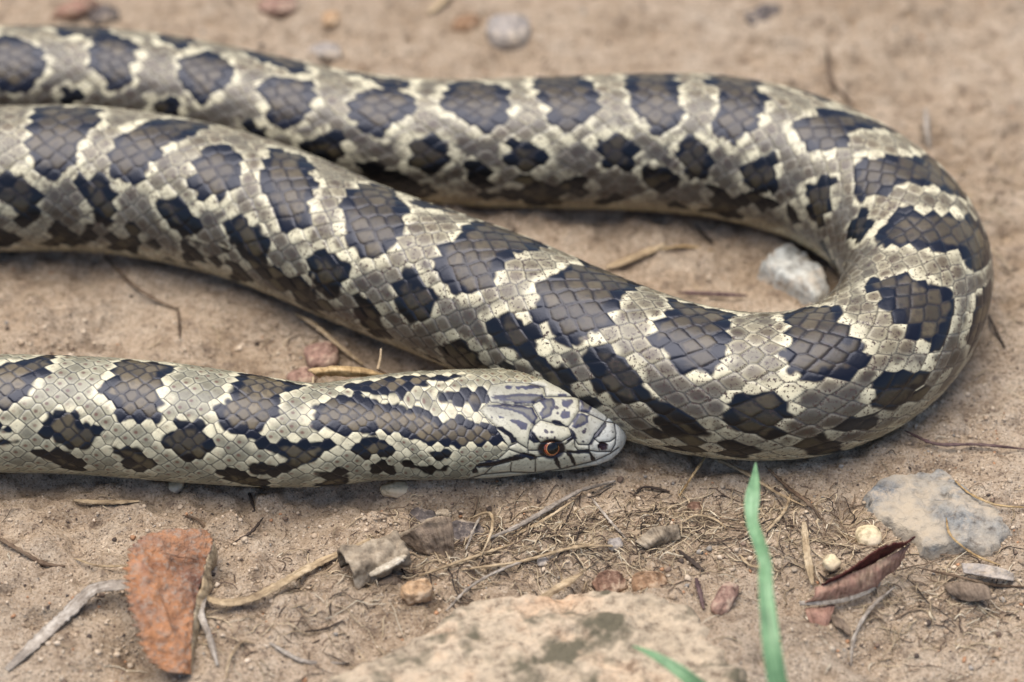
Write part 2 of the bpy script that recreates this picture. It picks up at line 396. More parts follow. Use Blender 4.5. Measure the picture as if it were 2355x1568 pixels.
# coarse grid for turning photo pixels into places on the body
cu = np.arange(0, UTOT, .2); cth = np.linspace(-math.pi, math.pi, 241)
cs_ = np.interp(cu, U, sg)
CP = body_point(cs_[:, None].repeat(len(cth), 1), cth[None, :].repeat(len(cu), 0))
d1 = np.gradient(CP, axis=0); d2 = np.gradient(CP, axis=1)
CN = np.cross(d1, d2); CN /= np.linalg.norm(CN, axis=-1, keepdims=True)+1e-12
ctrl = np.stack([np.interp(cs_, sg, dense[:, 0]), np.interp(cs_, sg, dense[:, 1]), CP[..., 2].mean(1)], -1)
flip = np.sign((CN*(CP-ctrl[:, None])).sum(-1).mean()); CN *= flip
face = (CN*(CAMP-CP)).sum(-1) > 0
cvx, cvy, _ = project(CP)
UU = cu[:, None].repeat(len(cth), 1); TT = cth[None, :].repeat(len(cu), 0)
def u_at(vx, vy, lo, hi):                                  # u of the mid line nearest a pixel
    x, y, _ = project(ctrl); m = (cu >= lo) & (cu <= hi); return cu[m][np.argmin((x[m]-vx)**2+(y[m]-vy)**2)]
u_neck_end = np.interp(900*pxh + .09, sg, U)
u_left = U[np.argmin(np.where(np.arange(6000) < 2600, dense[:, 0], 9))]   # left-most loop
apex = u_at(2106, 640, u_left, UTOT)
RUNS = {'H': (0, u_left-8), 'M': (u_left-4, apex+10), 'B': (apex-10, UTOT), 'X': (u_left, UTOT)}
sel = {}
for k, (a, b_) in RUNS.items():
    m = face & (UU >= a) & (UU <= b_)
    if k == 'X': m &= cvx > 1500
    sel[k] = (cvx[m], cvy[m], UU[m], TT[m])
def to_body(run, pts):
    X, Y, u_, t_ = sel[run]; out = []
    for px_, py_ in pts:
        i = np.argmin((X-px_)**2+(Y-py_)**2); out.append((u_[i], row_of(t_[i])))
    return np.array(out)

# ------------------------------------------------------------------ blotches (outlines read off the photograph, kept as places on the skin)
D, K = 0, 1
BL = []
def bl(run, kind, pts): BL.append((run, kind, to_body(run, pts)))
for p in [[(0,80),(60,95),(100,140),(75,195),(40,210),(0,200),(-40,150)], [(210,95),(260,82),(305,98),(322,140),(300,180),(265,208),(240,180),(220,150)],
          [(420,140),(470,122),(532,140),(525,180),(490,215),(470,242),(445,215),(420,180)], [(598,200),(640,176),(700,185),(716,230),(690,265),(650,292),(618,260)],
          [(808,240),(860,203),(910,205),(952,235),(920,275),(880,312),(838,290)], [(1040,192),(1100,186),(1150,205),(1162,245),(1130,300),(1100,297),(1060,260),(1010,245)],
          [(1225,173),(1325,168),(1372,240),(1340,275),(1300,304),(1258,260),(1240,220)], [(1435,166),(1535,164),(1562,215),(1560,260),(1530,304),(1500,292),(1458,255),(1450,210)],
          [(1620,164),(1730,174),(1757,240),(1750,280),(1690,330),(1648,285),(1655,230)],
          [(105,55),(245,60),(240,82),(140,80)], [(355,68),(455,88),(420,108),(375,92)], [(565,108),(690,142),(705,165),(640,152),(580,130)], [(780,160),(940,185),(930,204),(860,192)]]:
    bl('B', D, p)
for p in [[(800,430),(900,370),(1090,320),(1240,350),(1500,450),(1400,465),(1170,480),(1130,560),(1060,610),(930,610),(820,560)],
          [(750,150),(950,195),(1080,270),(960,235)],
          [(1260,720),(1300,670),(1500,640),(1660,640),(1760,650),(1850,750),(1990,880),(2030,940),(1900,890),(1760,840),(1640,820),(1500,850),(1440,910),(1280,940),(1230,860)],
          [(1480,1060),(1600,1020),(1700,1050),(1870,1060),(2050,1100),(2150,1200),(2160,1300),(2100,1420),(2050,1400),(1950,1300),(1780,1300),(1600,1260),(1480,1280),(1400,1250),(1360,1190),(1480,1130)]]:
    bl('X', D, Z5(p))
for p in [[(1570,70),(1840,0),(1960,90),(2060,130),(2080,220),(2070,290),(1990,410),(1930,430),(1830,370),(1790,300),(1760,240),(1670,200),(1680,130),(1600,110)],
          [(2220,180),(2290,100),(2296,250),(2190,440),(2170,400)],
          [(1050,260),(1200,210),(1380,200),(1390,270),(1470,330),(1450,390),(1530,440),(1500,560),(1430,610),(1230,610),(1110,560),(1080,490),(1110,420),(1100,320)],
          [(430,170),(600,200),(790,245),(740,300),(715,340),(715,500),(640,590),(560,600),(440,500),(380,420),(290,400),(330,310),(440,220)]]:
    bl('X', D, Z4(p))
for p in [[(1240,660),(1300,620),(1360,588),(1480,640),(1440,665),(1420,700),(1390,745),(1330,790),(1290,780),(1240,720)],
          [(1010,580),(1050,545),(1130,508),(1260,545),(1200,580),(1150,600),(1140,650),(1090,680),(1040,650),(1015,620)],
          [(795,510),(800,470),(830,425),(890,430),(930,480),(915,540),(890,590),(850,600),(810,560)],
          [(930,448),(990,462),(1060,488),(1000,484),(950,468)],
          [(610,400),(620,340),(700,365),(720,420),(715,490),(690,530),(640,510),(610,450)],
          [(440,380),(470,345),(520,340),(555,370),(545,420),(500,465),(465,450),(445,420)],
          [(255,350),(290,305),(400,272),(500,290),(440,310),(370,340),(345,380),(330,415),(290,415),(265,390)],
          [(60,330),(80,270),(100,246),(230,244),(220,285),(175,330),(170,370),(120,400),(75,380)]]:
    bl('M', D, p)
bl('H', D, [(-30,850),(50,830),(130,816),(110,850),(70,870),(55,910),(20,935),(-30,930)])
bl('H', D, Z2([(1090,240),(1200,215),(1590,270),(1540,340),(1500,480),(1510,600),(1420,770),(1300,750),(1180,770),(1080,650),(910,540),(1000,440),(1050,330)]))
for p in [[(60,660),(230,560),(280,380),(330,350),(860,455),(640,570),(590,680),(590,770),(540,830),(410,910),(220,870),(130,770)],
          [(940,790),(1000,680),(1090,620),(1200,580),(1370,575),(1500,620),(1700,660),(1850,670),(2000,690),(2140,780),(2290,745),(2420,800),(2640,840),(2840,970),(2770,977),(2630,977),(2330,1007),(2060,977),(1900,940),(1800,900),(1550,870),(1250,890),(1130,850)],
          [(1270,470),(1450,420),(1800,380),(2350,365),(2100,410),(1900,455),(1740,510),(1600,525),(1380,500)]]:
    bl('H', D, Z3(p))
bl('H', D, Z1([(370,380),(480,370),(600,390),(700,360),(780,390),(830,420),(830,450),(770,495),(560,480),(400,430)]))
for p in [[(-20,410),(40,400),(80,440),(85,490),(60,520),(20,480),(-20,450)], [(180,415),(225,405),(260,450),(265,500),(240,515),(200,460)], [(355,450),(390,450),(440,500),(445,525),(410,530),(370,490)],
          [(525,510),(570,500),(610,560),(605,600),(570,600),(545,560)], [(710,590),(750,570),(800,610),(780,650),(760,680),(720,640)], [(905,660),(950,630),(1000,680),(980,730),(940,740),(910,690)],
          [(1125,740),(1170,720),(1220,760),(1230,800),(1190,815),(1150,780)], [(1360,830),(1400,800),(1460,860),(1480,920),(1440,930),(1380,890)],
          [(-20,530),(40,540),(20,562),(-20,555)], [(110,520),(165,535),(150,555),(130,572),(110,540)], [(255,540),(312,545),(312,578),(265,578)], [(415,560),(450,570),(472,602),(430,592)],
          [(525,600),(560,620),(582,652),(540,642)], [(665,640),(710,660),(728,700),(680,692)], [(825,690),(880,720),(895,770),(840,748)], [(1015,790),(1060,780),(1105,815),(1085,860),(1030,835)], [(1230,830),(1290,850),(1322,900),(1270,892)]]:
    bl('M', K, p)
for p in [[(720,820),(800,740),(960,690),(1080,720),(1090,800),(1070,900),(1040,990),(900,960),(760,890)], [(1660,620),(1900,570),(1910,640),(1840,700),(1740,790),(1620,790),(1640,690)],
          [(310,820),(380,810),(560,900),(650,950),(590,980),(430,940),(340,870)], [(1490,890),(1600,860),(1610,900),(1530,922)], [(670,1020),(720,980),(870,1050),(840,1090),(740,1075)],
          [(1130,1010),(1300,970),(1360,1010),(1440,1010),(1370,1065),(1250,1090),(1230,1040)]]:
    bl('X', K, Z4(p))
for p in [[(695,325),(760,310),(795,340),(780,375),(740,370),(700,350)], [(940,320),(1010,320),(1030,360),(1000,395),(950,380)], [(1170,330),(1245,335),(1250,380),(1210,400),(1170,370)],
          [(1370,320),(1430,310),(1455,350),(1440,385),(1390,375)], [(1555,350),(1600,340),(1630,375),(1610,410),(1570,395)], [(820,370),(880,385),(890,410),(840,400)], [(1090,385),(1140,400),(1120,425),(1085,410)],
          [(1200,435),(1275,440),(1270,468),(1205,468)], [(1295,410),(1335,425),(1300,434)], [(1480,390),(1560,410),(1530,432),(1490,415)], [(1650,460),(1700,470),(1690,503),(1640,492)],
          [(140,205),(190,205),(185,240),(150,240)], [(350,232),(412,240),(405,265),(365,262)], [(560,285),(612,290),(610,318),(572,312)]]:
    bl('B', K, p)
for p in [[(480,670),(640,660),(680,720),(650,850),(520,900),(420,800)], [(880,900),(980,810),(1070,830),(1060,1010),(990,1120),(920,1100),(890,1000)], [(1190,1130),(1280,1050),(1350,1110),(1280,1250),(1190,1200)],
          [(0,560),(120,540),(200,610),(170,750),(100,800),(30,770)], [(740,980),(800,1010),(850,1100),(820,1135),(760,1060)]]:
    bl('B', K, Z5(p))
for p in [[(390,870),(500,760),(490,680),(560,690),(620,680),(720,690),(770,790),(950,860),(900,910),(850,960),(760,1010),(650,1000),(550,960),(480,910)],
          [(1470,960),(1500,890),(1640,860),(1590,800),(1790,820),(1830,880),(1930,970),(1950,1040),(1900,1100),(1820,1130),(1700,1100),(1600,1060)],
          [(-40,820),(110,830),(110,880),(-40,900)], [(-40,960),(80,940),(140,980),(40,1020),(-40,1040)], [(330,1060),(540,1060),(650,1110),(760,1190),(740,1235),(600,1215),(500,1150)],
          [(1010,1030),(1210,1040),(1330,1100),(1430,1180),(1370,1250),(1180,1225),(1130,1190),(1190,1130)]]:
    bl('H', K, Z2(p))
for p in [[(480,990),(640,1000),(690,970),(860,1000),(1000,990),(1110,1000),(1090,1070),(960,1140),(880,1210),(780,1180),(690,1120),(600,1060)], [(1260,1010),(1420,990),(1560,970),(1700,1030),(1760,1080),(1600,1100),(1480,1130),(1400,1070)],
          [(390,1220),(430,1170),(600,1200),(700,1250),(620,1290),(480,1270)], [(920,1240),(1130,1240),(1230,1280),(1290,1340),(1220,1395),(1000,1375),(1060,1290)], [(1450,1150),(1690,1200),(1700,1250),(1500,1220)],
          [(100,1240),(270,1240),(370,1290),(540,1320),(540,1390),(260,1350)]]:
    bl('H', K, Z3(p))
for p in [[(70,1030),(230,1060),(370,1080),(280,1120),(210,1080)], [(280,930),(340,910),(450,1050),(400,1080),(330,990)], [(330,900),(420,900),(470,960),(420,980)]]:
    bl('H', K, Z1(p))
# beyond the picture the same pattern goes on
def oval(u0, r0, a, b_, n=9):
    k = np.linspace(0, 2*math.pi, n, endpoint=False)
    j = 1+.15*RNG.standard_normal(n)
    return np.stack([u0+a*np.cos(k)*j, r0+b_*np.sin(k)*j], 1)
ctrx, _, _ = project(ctrl)
off = cu[ctrx < -60]; last = -9
for u0 in off:
    if u0-last < 4.2: continue
    last = u0
    BL.append(('', D, oval(u0, MID, 1.3, 7.5)))
    for sd in (5.5, 34.5): BL.append(('', K, oval(u0+2, sd, .8, 2.3)))
NVIS = len(BL)

GU, GR = 8, 5                                               # blotch map samples per scale
gu = np.arange(0, UTOT+1, 1/GU); gr = np.arange(-4.5, NR+4.5, 1/GR)
SD = np.full((len(gu), len(gr)), 200.0); KD = np.zeros_like(SD)
Lg = np.interp(gu, U, Lpx); HROW = 20.5
def poly_sdf(px_, py_, P):
    d = np.full(px_.shape, 1e18); inside = np.zeros(px_.shape, bool)
    n = len(P)
    for i in range(n):
        ax, ay = P[i]; bx, by = P[(i+1) % n]; ex, ey = bx-ax, by-ay
        wx, wy = px_-ax, py_-ay; t = np.clip((wx*ex+wy*ey)/(ex*ex+ey*ey+1e-12), 0, 1)
        d = np.minimum(d, (wx-ex*t)**2+(wy-ey*t)**2)
        c = ((ay > py_) != (by > py_)) & (px_ < ex*(py_-ay)/(by-ay+1e-12)+ax)
        inside ^= c
    d = np.sqrt(d); return np.where(inside, -d, d)
def stamp(P, kind, rmask=None):
    u0, u1, r0, r1 = P[:, 0].min(), P[:, 0].max(), P[:, 1].min(), P[:, 1].max()
    iu = (gu > u0-2) & (gu < u1+2); ir = (gr > r0-4) & (gr < r1+4)
    if not iu.any() or not ir.any(): return
    Lm = float(np.interp((u0+u1)/2, U, Lpx))
    gx, gy = np.meshgrid(gu[iu]*Lm, gr[ir]*HROW, indexing='ij')
    d = poly_sdf(gx, gy, P*np.array([Lm, HROW]))
    if rmask is not None: d = np.where(rmask(gr[ir])[None, :], d, 200)
    ix = np.ix_(iu, ir); cur = SD[ix]; b_ = d < cur
    SD[ix] = np.where(b_, d, cur); KD[ix] = np.where(b_, kind, KD[ix])
for run, kind, P in BL:
    stamp(P, kind)
    if run:                                                  # the side turned away mirrors the one in view
        Pm = P.copy(); Pm[:, 1] = 2*MID-Pm[:, 1]
        # rows that the camera cannot see
        um = P[:, 0].mean(); i = np.argmin(np.abs(cu-um)); vis = row_of(cth[face[i]])
        lo, hi = vis.min(), vis.max()
        stamp(Pm, kind, (lambda r, lo=lo, hi=hi: (r < lo+.3) | (r > hi-.3)))
def field(F, u_, r_):
    a = np.clip((u_-gu[0])*GU, 0, len(gu)-1.001); b_ = np.clip((r_-gr[0])*GR, 0, len(gr)-1.001)
    i, j = a.astype(int), b_.astype(int); fa, fb = a-i, b_-j
    return (F[i, j]*(1-fa)+F[i+1, j]*fa)*(1-fb)+(F[i, j+1]*(1-fa)+F[i+1, j+1]*fa)*fb

# ------------------------------------------------------------------ full-resolution skin
vis_u = np.interp(cu, cu, ((ctrx > -120) & (ctrx < 2500)).astype(float))
us = [0.0]
while us[-1] < UTOT:
    us.append(us[-1] + (1/20 if np.interp(us[-1], cu, vis_u) > .5 else 1/5))
us = np.array(us[:-1] + [UTOT-1e-6])
s_arr = np.interp(us, U, sg)
s_arr = np.unique(np.r_[np.array([0, .4, 1, 1.8, 3, 4.5, 6.5, 9, 12, 15])*pxh, s_arr[s_arr > 17*pxh]])
us = np.interp(s_arr, sg, U)
rr = np.r_[np.arange(-.5, NR-.5+1e-6, 1/10)]
th_d = theta_of(rr); nv = 24
th_v = np.linspace(th_d[-1], 2*math.pi+th_d[0], nv+2)[1:-1]
th_all = np.r_[th_d, th_v]
r_all = np.r_[rr, np.full(nv, -99.0)]
Sg, TH = np.meshgrid(s_arr, th_all, indexing='ij'); UG = us[:, None].repeat(len(th_all), 1); RG = r_all[None, :].repeat(len(us), 0)
P = body_point(Sg, TH)
d1 = np.gradient(P, axis=0); d2 = np.empty_like(P); d2[:, 1:-1] = P[:, 2:]-P[:, :-2]; d2[:, 0] = P[:, 1]-P[:, -1]; d2[:, -1] = P[:, 0]-P[:, -2]
NN = np.cross(d1, d2); NN /= np.linalg.norm(NN, axis=-1, keepdims=True)+1e-12
cc = P.mean(1, keepdims=True); NN *= np.sign((NN*(P-cc)).sum(-1).mean())
NN[0] = np.array([1, 0, 0]); 
ventral = RG < -50
# which scale covers each point: two nearest seeds of the staggered lattice
KA = np.interp(us, [0, 20, 60, 200], [2.7, 2.6, 2.38, 2.38])[:, None]
jit = .20
best = np.full(UG.shape, 1e9); sec = np.full(UG.shape, 1e9); bi = np.zeros(UG.shape, int); bj = np.zeros(UG.shape, int)
base_j = np.floor(RG).astype(int)
for dj in (-1, 0, 1, 2):
    j = base_j+dj; offs = .5*(j & 1)
    ic = np.floor(UG-offs+.5).astype(int)
    for di in (0, -1, 1):
        i = ic+di
        if di != 0 and dj in (-1, 2): continue
        ju = jit*(_hash(i, j, np.zeros_like(i), 3)-.5); jr = jit*2*(_hash(i, j, np.zeros_like(i), 4)-.5)
        dd = np.hypot((UG-(i+offs+ju))*KA, RG-j-jr)
        n = dd < best
        sec = np.where(n, best, np.minimum(sec, dd)); bi = np.where(n, i, bi); bj = np.where(n, j, bj); best = np.where(n, dd, best)
edge = sec-best                                              # ~0 on the seams
UC = bi+.5*(bj & 1); a_loc = UG-UC; b_loc = RG-bj
rnd = _hash(bi, bj, np.zeros_like(bi), 21); rnd2 = _hash(bi, bj, np.zeros_like(bi), 22)
# belly plates
fu = UG-np.floor(UG); vedge = np.minimum(fu, 1-fu)*4
sidegap = np.minimum(np.abs(TH-TV), np.abs(TH-(2*math.pi-TV)))*6
vedge = np.minimum(vedge, sidegap)
edge = np.where(ventral, vedge, edge)
a_loc = np.where(ventral, fu-.5, a_loc)
mm = .001
lscale = np.interp(us, U, Lpx)[:, None]/60.0
disp = (.03*mm*sstep(0, .7, edge) - .06*mm*(1-sstep(.02, .20, edge)) + .13*mm*np.clip(a_loc+.1, -.4, .5) + .03*mm*(rnd-.5))*lscale
# ------------------------------------------------------------------ skin colours
d_c = field(SD, UC, bj.astype(float)); d_p = field(SD, UG, RG); kd = field(KD, UC, bj.astype(float))
wob = 5*vnoise(P[..., 0]/.0011, P[..., 1]/.0011, P[..., 2]/.0011, 31)
dd = .55*d_c+.45*d_p + (rnd-.5)*14 + wob - 6.0
dd = np.where(ventral, field(SD, UG, np.where(TH < math.pi, NR-.2, -.8)) + 30*sstep(0, .5, np.minimum(np.abs(TH-TV), np.abs(2*math.pi-TV-TH))) + wob, dd)
q = np.abs(RG-MID)/(MID+.5); q = np.where(ventral, 1.1, q)
ex = vnoise(UC/1.0+40*(bj > MID), bj/1.7, seed=91)                           # small irregular dark marks low on the flanks
exd = np.where(ventral, 200, (.44-ex)*55 + 60*(1-sstep(.50, .58, q)) + 60*sstep(.80, .90, q) + 60*(1-sstep(2200, 3000, Sg/pxh)) + wob)
kd = np.where(exd < dd, 1.0, kd); dd = np.minimum(dd, exd)
def L3(a, b_, f): return a*(1-f[..., None])+b_*f[..., None]
big = vnoise(P[..., 0]/.006, P[..., 1]/.006, P[..., 2]/.006, 32)
pale = L3(np.broadcast_to(lin(156, 148, 122), P.shape), lin(112, 107, 94), sstep(.18, .42, q+.06*big))
pale = L3(pale, lin(100, 94, 82), sstep(.40, .58, q+.06*big)*(1-sstep(.64, .78, q)))
pale = L3(pale, lin(206, 193, 160), sstep(.66, .84, q+.05*big))
necky = 1-sstep(1300, 2400, Sg/pxh)
pale = L3(pale, np.broadcast_to(lin(168, 165, 140), P.shape), .7*necky*(1-sstep(.85, 1, q)))
pale = pale*(.62+.42*rnd)[..., None]
centre = (1-sstep(.30, .85, best))*(.35+.65*rnd2)*(1-.75*sstep(.66, .86, q))        # each scale is dusky in its middle
pale = L3(pale, pale*np.array([.46, .40, .36]), centre*(1-.55*necky))
tip = sstep(.10, .30, edge)*(1-sstep(.30, .62, edge))*(.3+.7*rnd)*(1-.4*necky)
pale = L3(pale, np.minimum(pale*1.45+.02, .62), tip*.8)
dot = (1-sstep(.12, .34, np.hypot((a_loc-.12+.1*(rnd-.5))*2.4, b_loc+.2*(rnd2-.5))))*necky*(rnd > .25)*(~ventral)
pale = L3(pale, np.broadcast_to(lin(96, 62, 48), P.shape), .8*dot)
rim = sstep(0, 3, dd)*(1-sstep(7, 20, dd))*(1-.6*sstep(.40, .62, q))*(.55+.45*rnd2)
pale = L3(pale, np.broadcast_to(lin(228, 220, 187), P.shape), rim)
dark_d, olive = lin(14, 14, 21), lin(104, 93, 70); dark_k, olive_k = lin(9, 8, 9), lin(84, 75, 54)
kk = np.clip(kd, 0, 1)
dk = dark_d*(1-kk[..., None])+dark_k*kk[..., None]
ol = olive*(1-kk[..., None])+olive_k*kk[..., None]
ol = ol*(.62+.7*rnd[..., None])*(.62+.38*necky)[..., None]
mot = vnoise(P[..., 0]/.0007, P[..., 1]/.0007, P[..., 2]/.0007, 33)
ol = L3(ol, dk, np.clip(.62*(1-sstep(.05, .6, edge+.25*(rnd2-.5)+.22*mot))+.35*sstep(.25, .7, mot), 0, 1))
inner = sstep(15, 22, -dd+8*(rnd2-.5))
blot = dk*(1-inner[..., None])+ol*inner[..., None]
isd = sstep(-1.2, 1.2, -dd)
col = L3(pale, blot, isd)
sw = (.16+.05*(1-sstep(1300, 2400, Sg/pxh)))*(.75+.5*rnd2)
seam = (1-sstep(.03, 1, edge/sw))*(.82+.1*(1-sstep(1300, 2400, Sg/pxh)))
col = L3(col, np.broadcast_to(lin(36, 32, 32), P.shape), seam*np.where(ventral, .35, 1)*(1-isd*.35))
fleck = np.maximum((1-isd), .45*inner)*(1-sstep(.85, 1.0, q))*(1-.75*necky)

# ------------------------------------------------------------------ head shields: seams and marks read off the photograph, mirrored to the other side
hm = us < np.interp(900*pxh, sg, U)
HP = P[hm]; Pm = HP.copy()
x_, y_, R_, bx_, by_ = body_frame(s_arr[hm])
hidden = ((CAMP-HP)*NN[hm]).sum(-1) < 0                      # the side turned away mirrors the side in view
mirr = body_point(Sg[hm], -TH[hm])
mn = np.roll(NN[hm][:, ::-1], 0, 1)
Pm = np.where(hidden[..., None], mirr, HP)
hx, hy, _ = project(Pm)
SUT = [[(1330,320),(1180,285),(1000,275),(835,300),(800,370)], [(800,370),(830,450),(770,495),(730,540),(780,590),(880,690),(1000,770),(1080,830),(1170,885)], [(840,460),(970,475),(1100,487),(1220,495)],
       [(1220,490),(1295,625),(1430,660),(1550,690),(1610,600),(1650,540)], [(1650,540),(1645,410),(1345,410),(1270,445),(1220,490)], [(1345,410),(1325,330),(1180,285)], [(1645,410),(1690,395)],
       [(1295,625),(1230,680),(1190,760),(1175,850),(1180,930)], [(1195,740),(1240,800),(1290,830)], [(1550,690),(1585,770),(1480,822),(1290,832)], [(1650,540),(1720,560),(1890,640)],
       [(1585,770),(1640,850),(1740,855),(1790,765),(1890,640)], [(1890,640),(1910,600),(1895,520),(1860,470)], [(1890,640),(1972,652)], [(1930,590),(1972,652),(1987,750),(1980,850),(1940,920)],
       [(1790,800),(1830,832),(1930,825),(1987,785)], [(1740,855),(1740,905),(1820,918),(1945,915)], [(1600,780),(1610,870),(1640,905),(1735,905)], [(1520,845),(1600,790)],
       [(1000,895),(1100,930),(1240,968),(1300,962),(1420,962),(1510,922),(1600,928),(1740,918)], [(1025,1020),(1015,1105)], [(1245,970),(1245,1115)], [(1425,965),(1472,1080)], [(1540,930),(1612,1040)], [(1745,915),(1792,1002)],
       [(700,1050),(860,1045),(1020,1005)], [(860,1045),(780,1120)], [(1000,870),(1000,895),(900,985),(740,1005)], [(1180,905),(1265,905)], [(1085,830),(1000,870)], [(1830,860),(1835,918)],
       [(620,1170),(760,1128),(1000,1104),(1245,1112),(1470,1080),(1790,1003),(1935,935),(2010,880)]]
PLATE = Z1([(1400,150),(1330,255),(1180,285),(1000,275),(835,300),(800,370),(840,450),(770,490),(730,540),(880,690),(1000,870),(1000,895),(900,985),(740,1005),(690,1050),(620,1170),(700,1300),(2400,1300),(2400,150)])
inpl = poly_sdf(hx, hy, np.array(PLATE)) < 0
ds = np.full(hx.shape, 1e9)
for ln in SUT:
    ln = np.array(Z1(ln))
    for a, b_ in zip(ln[:-1], ln[1:]):
        e = b_-a; t = np.clip(((hx-a[0])*e[0]+(hy-a[1])*e[1])/(e@e), 0, 1)
        ds = np.minimum(ds, np.hypot(hx-a[0]-e[0]*t, hy-a[1]-e[1]*t))
hcol = np.broadcast_to(lin(180, 177, 156), hx.shape+(3,)).copy()
hcol = L3(hcol, np.broadcast_to(lin(196, 197, 189), hcol.shape), sstep(1310, 1400, hx))
wob2 = 2.2*vnoise(HP[..., 0]/.0006, HP[..., 1]/.0006, HP[..., 2]/.0006, 41) + 1.2*vnoise(HP[..., 0]/.0003, HP[..., 1]/.0003, HP[..., 2]/.0003, 42)
GREY, INK, BLUE = lin(100, 97, 86), lin(16, 14, 18), lin(52, 52, 72)
def marks(polys, c, edgec=None, ew=4.5, soft=1.6, a=1.0):
    global hcol
    for p in polys:
        d = poly_sdf(hx, hy, np.array(Z1(p))) + wob2
        f = sstep(-soft, soft, -d)*a
        cc_ = np.broadcast_to(c, hcol.shape)
        if edgec is not None: cc_ = L3(np.broadcast_to(edgec, hcol.shape), c, sstep(ew*.6, ew*1.5, -d))
        hcol = hcol*(1-f[..., None])+cc_*f[..., None]
marks([[(775,498),(1000,470),(1225,495),(1275,600),(1190,665),(1000,600),(860,590)], [(830,310),(1300,310),(1335,400),(840,385)], [(1640,420),(1860,470),(1890,640),(1720,560)], [(1650,545),(1860,640),(1780,760),(1640,780),(1580,700)]], GREY, None, 4, 10, .45)
marks([[(830,410),(1080,390),(1310,388),(1335,430),(1260,475),(1090,475),(950,455),(840,440)], [(775,500),(1000,478),(1220,515),(1268,600),(1235,668),(1200,645),(1150,595),(1000,545),(900,520)],
       [(1280,445),(1400,432),(1435,480),(1385,585),(1310,625),(1280,560),(1320,515)], [(1650,425),(1742,425),(1775,500),(1740,565),(1665,548)], [(1635,565),(1742,580),(1722,655),(1620,710),(1565,690),(1600,620)]], GREY, BLUE*.7, 6)
marks([[(1005,632),(1090,628),(1168,668),(1162,725),(1110,712),(1075,672)]], BLUE)
marks([[(900,590),(960,595),(960,620),(910,620)], [(1480,440),(1585,440),(1590,470),(1560,500),(1545,525),(1500,510)], [(1490,550),(1560,550),(1560,600),(1500,620),(1465,600)], [(1060,325),(1270,300),(1285,340),(1180,350),(1090,352)],
       [(970,320),(1040,320),(1030,350),(975,350)], [(1490,330),(1540,320),(1530,350),(1490,350)], [(1450,390),(1540,385),(1540,408),(1450,410)]], lin(58, 58, 76))
def dots(L, c):
    marks([[(x+r*math.cos(k*1.05), y+r*math.sin(k*1.05)) for k in range(6)] for x, y, r in L], c, None, 4, 1.2)
dots([(1440,515,13),(1450,565,14),(1512,540,11),(1340,738,20),(1392,740,13),(1350,792,13),(1282,785,11),(1300,790,9),(1690,735,16),(1680,820,12),(1945,740,11),(2010,610,9),(1905,850,8),(2062,700,8),
      (1510,975,11),(1535,1040,12),(1695,960,10),(1195,1055,9),(845,605,12),(1410,790,10),(1700,710,8),(1840,400,10),(1800,440,10)], lin(60, 54, 58))
marks([[(1255,970),(1240,945),(1130,920),(1080,938),(900,985),(740,1010),(700,1030),(620,1040),(590,1080),(620,1112),(720,1100),(705,1062),(860,1052),(1020,1002),(1160,972),(1200,990)],
       [(880,680),(950,688),(1025,740),(1085,828),(1030,838),(970,765),(900,705)], [(1885,640),(1902,660),(1815,785),(1765,855),(1730,855),(1790,760)], [(1555,690),(1590,720),(1630,800),(1580,805),(1530,815),(1570,770)],
       [(1390,635),(1430,632),(1552,680),(1545,704),(1430,672)], [(1515,915),(1580,930),(1625,1035),(1600,1040),(1560,975)], [(1408,972),(1452,958),(1486,1075),(1465,1082),(1430,1020)], [(1725,912),(1765,930),(1800,998),(1775,1004),(1740,950)],
       [(1515,895),(1610,905),(1745,895),(1745,930),(1600,930),(1530,920)], [(1195,700),(1240,765),(1295,835),(1230,832),(1185,790)]], INK)
eye_v = Z1([(1392, 890)])[0]
de = np.hypot((hx-eye_v[0])/29, (hy-eye_v[1])/21)
hcol = L3(hcol, np.broadcast_to(lin(30, 24, 24), hcol.shape), 1-sstep(1.0, 1.25, de))
nos = Z1([(1868, 862)])[0]; dn = np.hypot((hx-nos[0])/10, (hy-nos[1])/9) + .15*wob2
hcol = L3(hcol, np.broadcast_to(lin(40, 14, 14), hcol.shape), 1-sstep(.8, 1.3, dn))
hcol = L3(hcol, np.broadcast_to(lin(28, 26, 30), hcol.shape), .9*(1-sstep(.8, 2.2, ds)))
hcol *= (1+.10*vnoise(HP[..., 0]/.0012, HP[..., 1]/.0012, HP[..., 2]/.0012, 51))[..., None]
hdisp = .10*mm*sstep(0, 9, ds) - .10*mm*(1-sstep(.5, 3.5, ds)) - .45*mm*(1-sstep(.3, 1.15, dn)) - .25*mm*(1-sstep(.6, 1.3, de)) + .05*mm
brow = np.exp(-(((hx-Z1([(1390,790)])[0][0])/48)**2 + ((hy-Z1([(1390,790)])[0][1])/16)**2)); hdisp = hdisp+.6*mm*brow
col[hm] = np.where(inpl[..., None], hcol, col[hm]); disp[hm] = np.where(inpl, hdisp, disp[hm]); fleck[hm] = np.where(inpl, .34, fleck[hm])
tailfade = 1-sstep(UTOT-6, UTOT, us)[:, None]
P = P+NN*(disp*tailfade)[..., None]
cols = np.concatenate([np.clip(col, .003, 1), fleck[..., None]], -1)

snake = bpy.data.objects.new('snake', None); COL.objects.link(snake); snake.empty_display_size = .01
tag(snake, 'grey and tan snake with dark brown blotches lying in a loop on bare soil', 'snake')
# close both ends with the first and last ring's own centre
Pw = np.concatenate([P[:1].mean(1, keepdims=True).repeat(P.shape[1], 1), P, P[-1:].mean(1, keepdims=True).repeat(P.shape[1], 1)], 0)
cw = np.concatenate([cols[:1], cols, cols[-1:]], 0)
body = grid_mesh('body', Pw if flip > 0 else Pw, M['skin'], wrap=True, cols=cw, parent=snake)

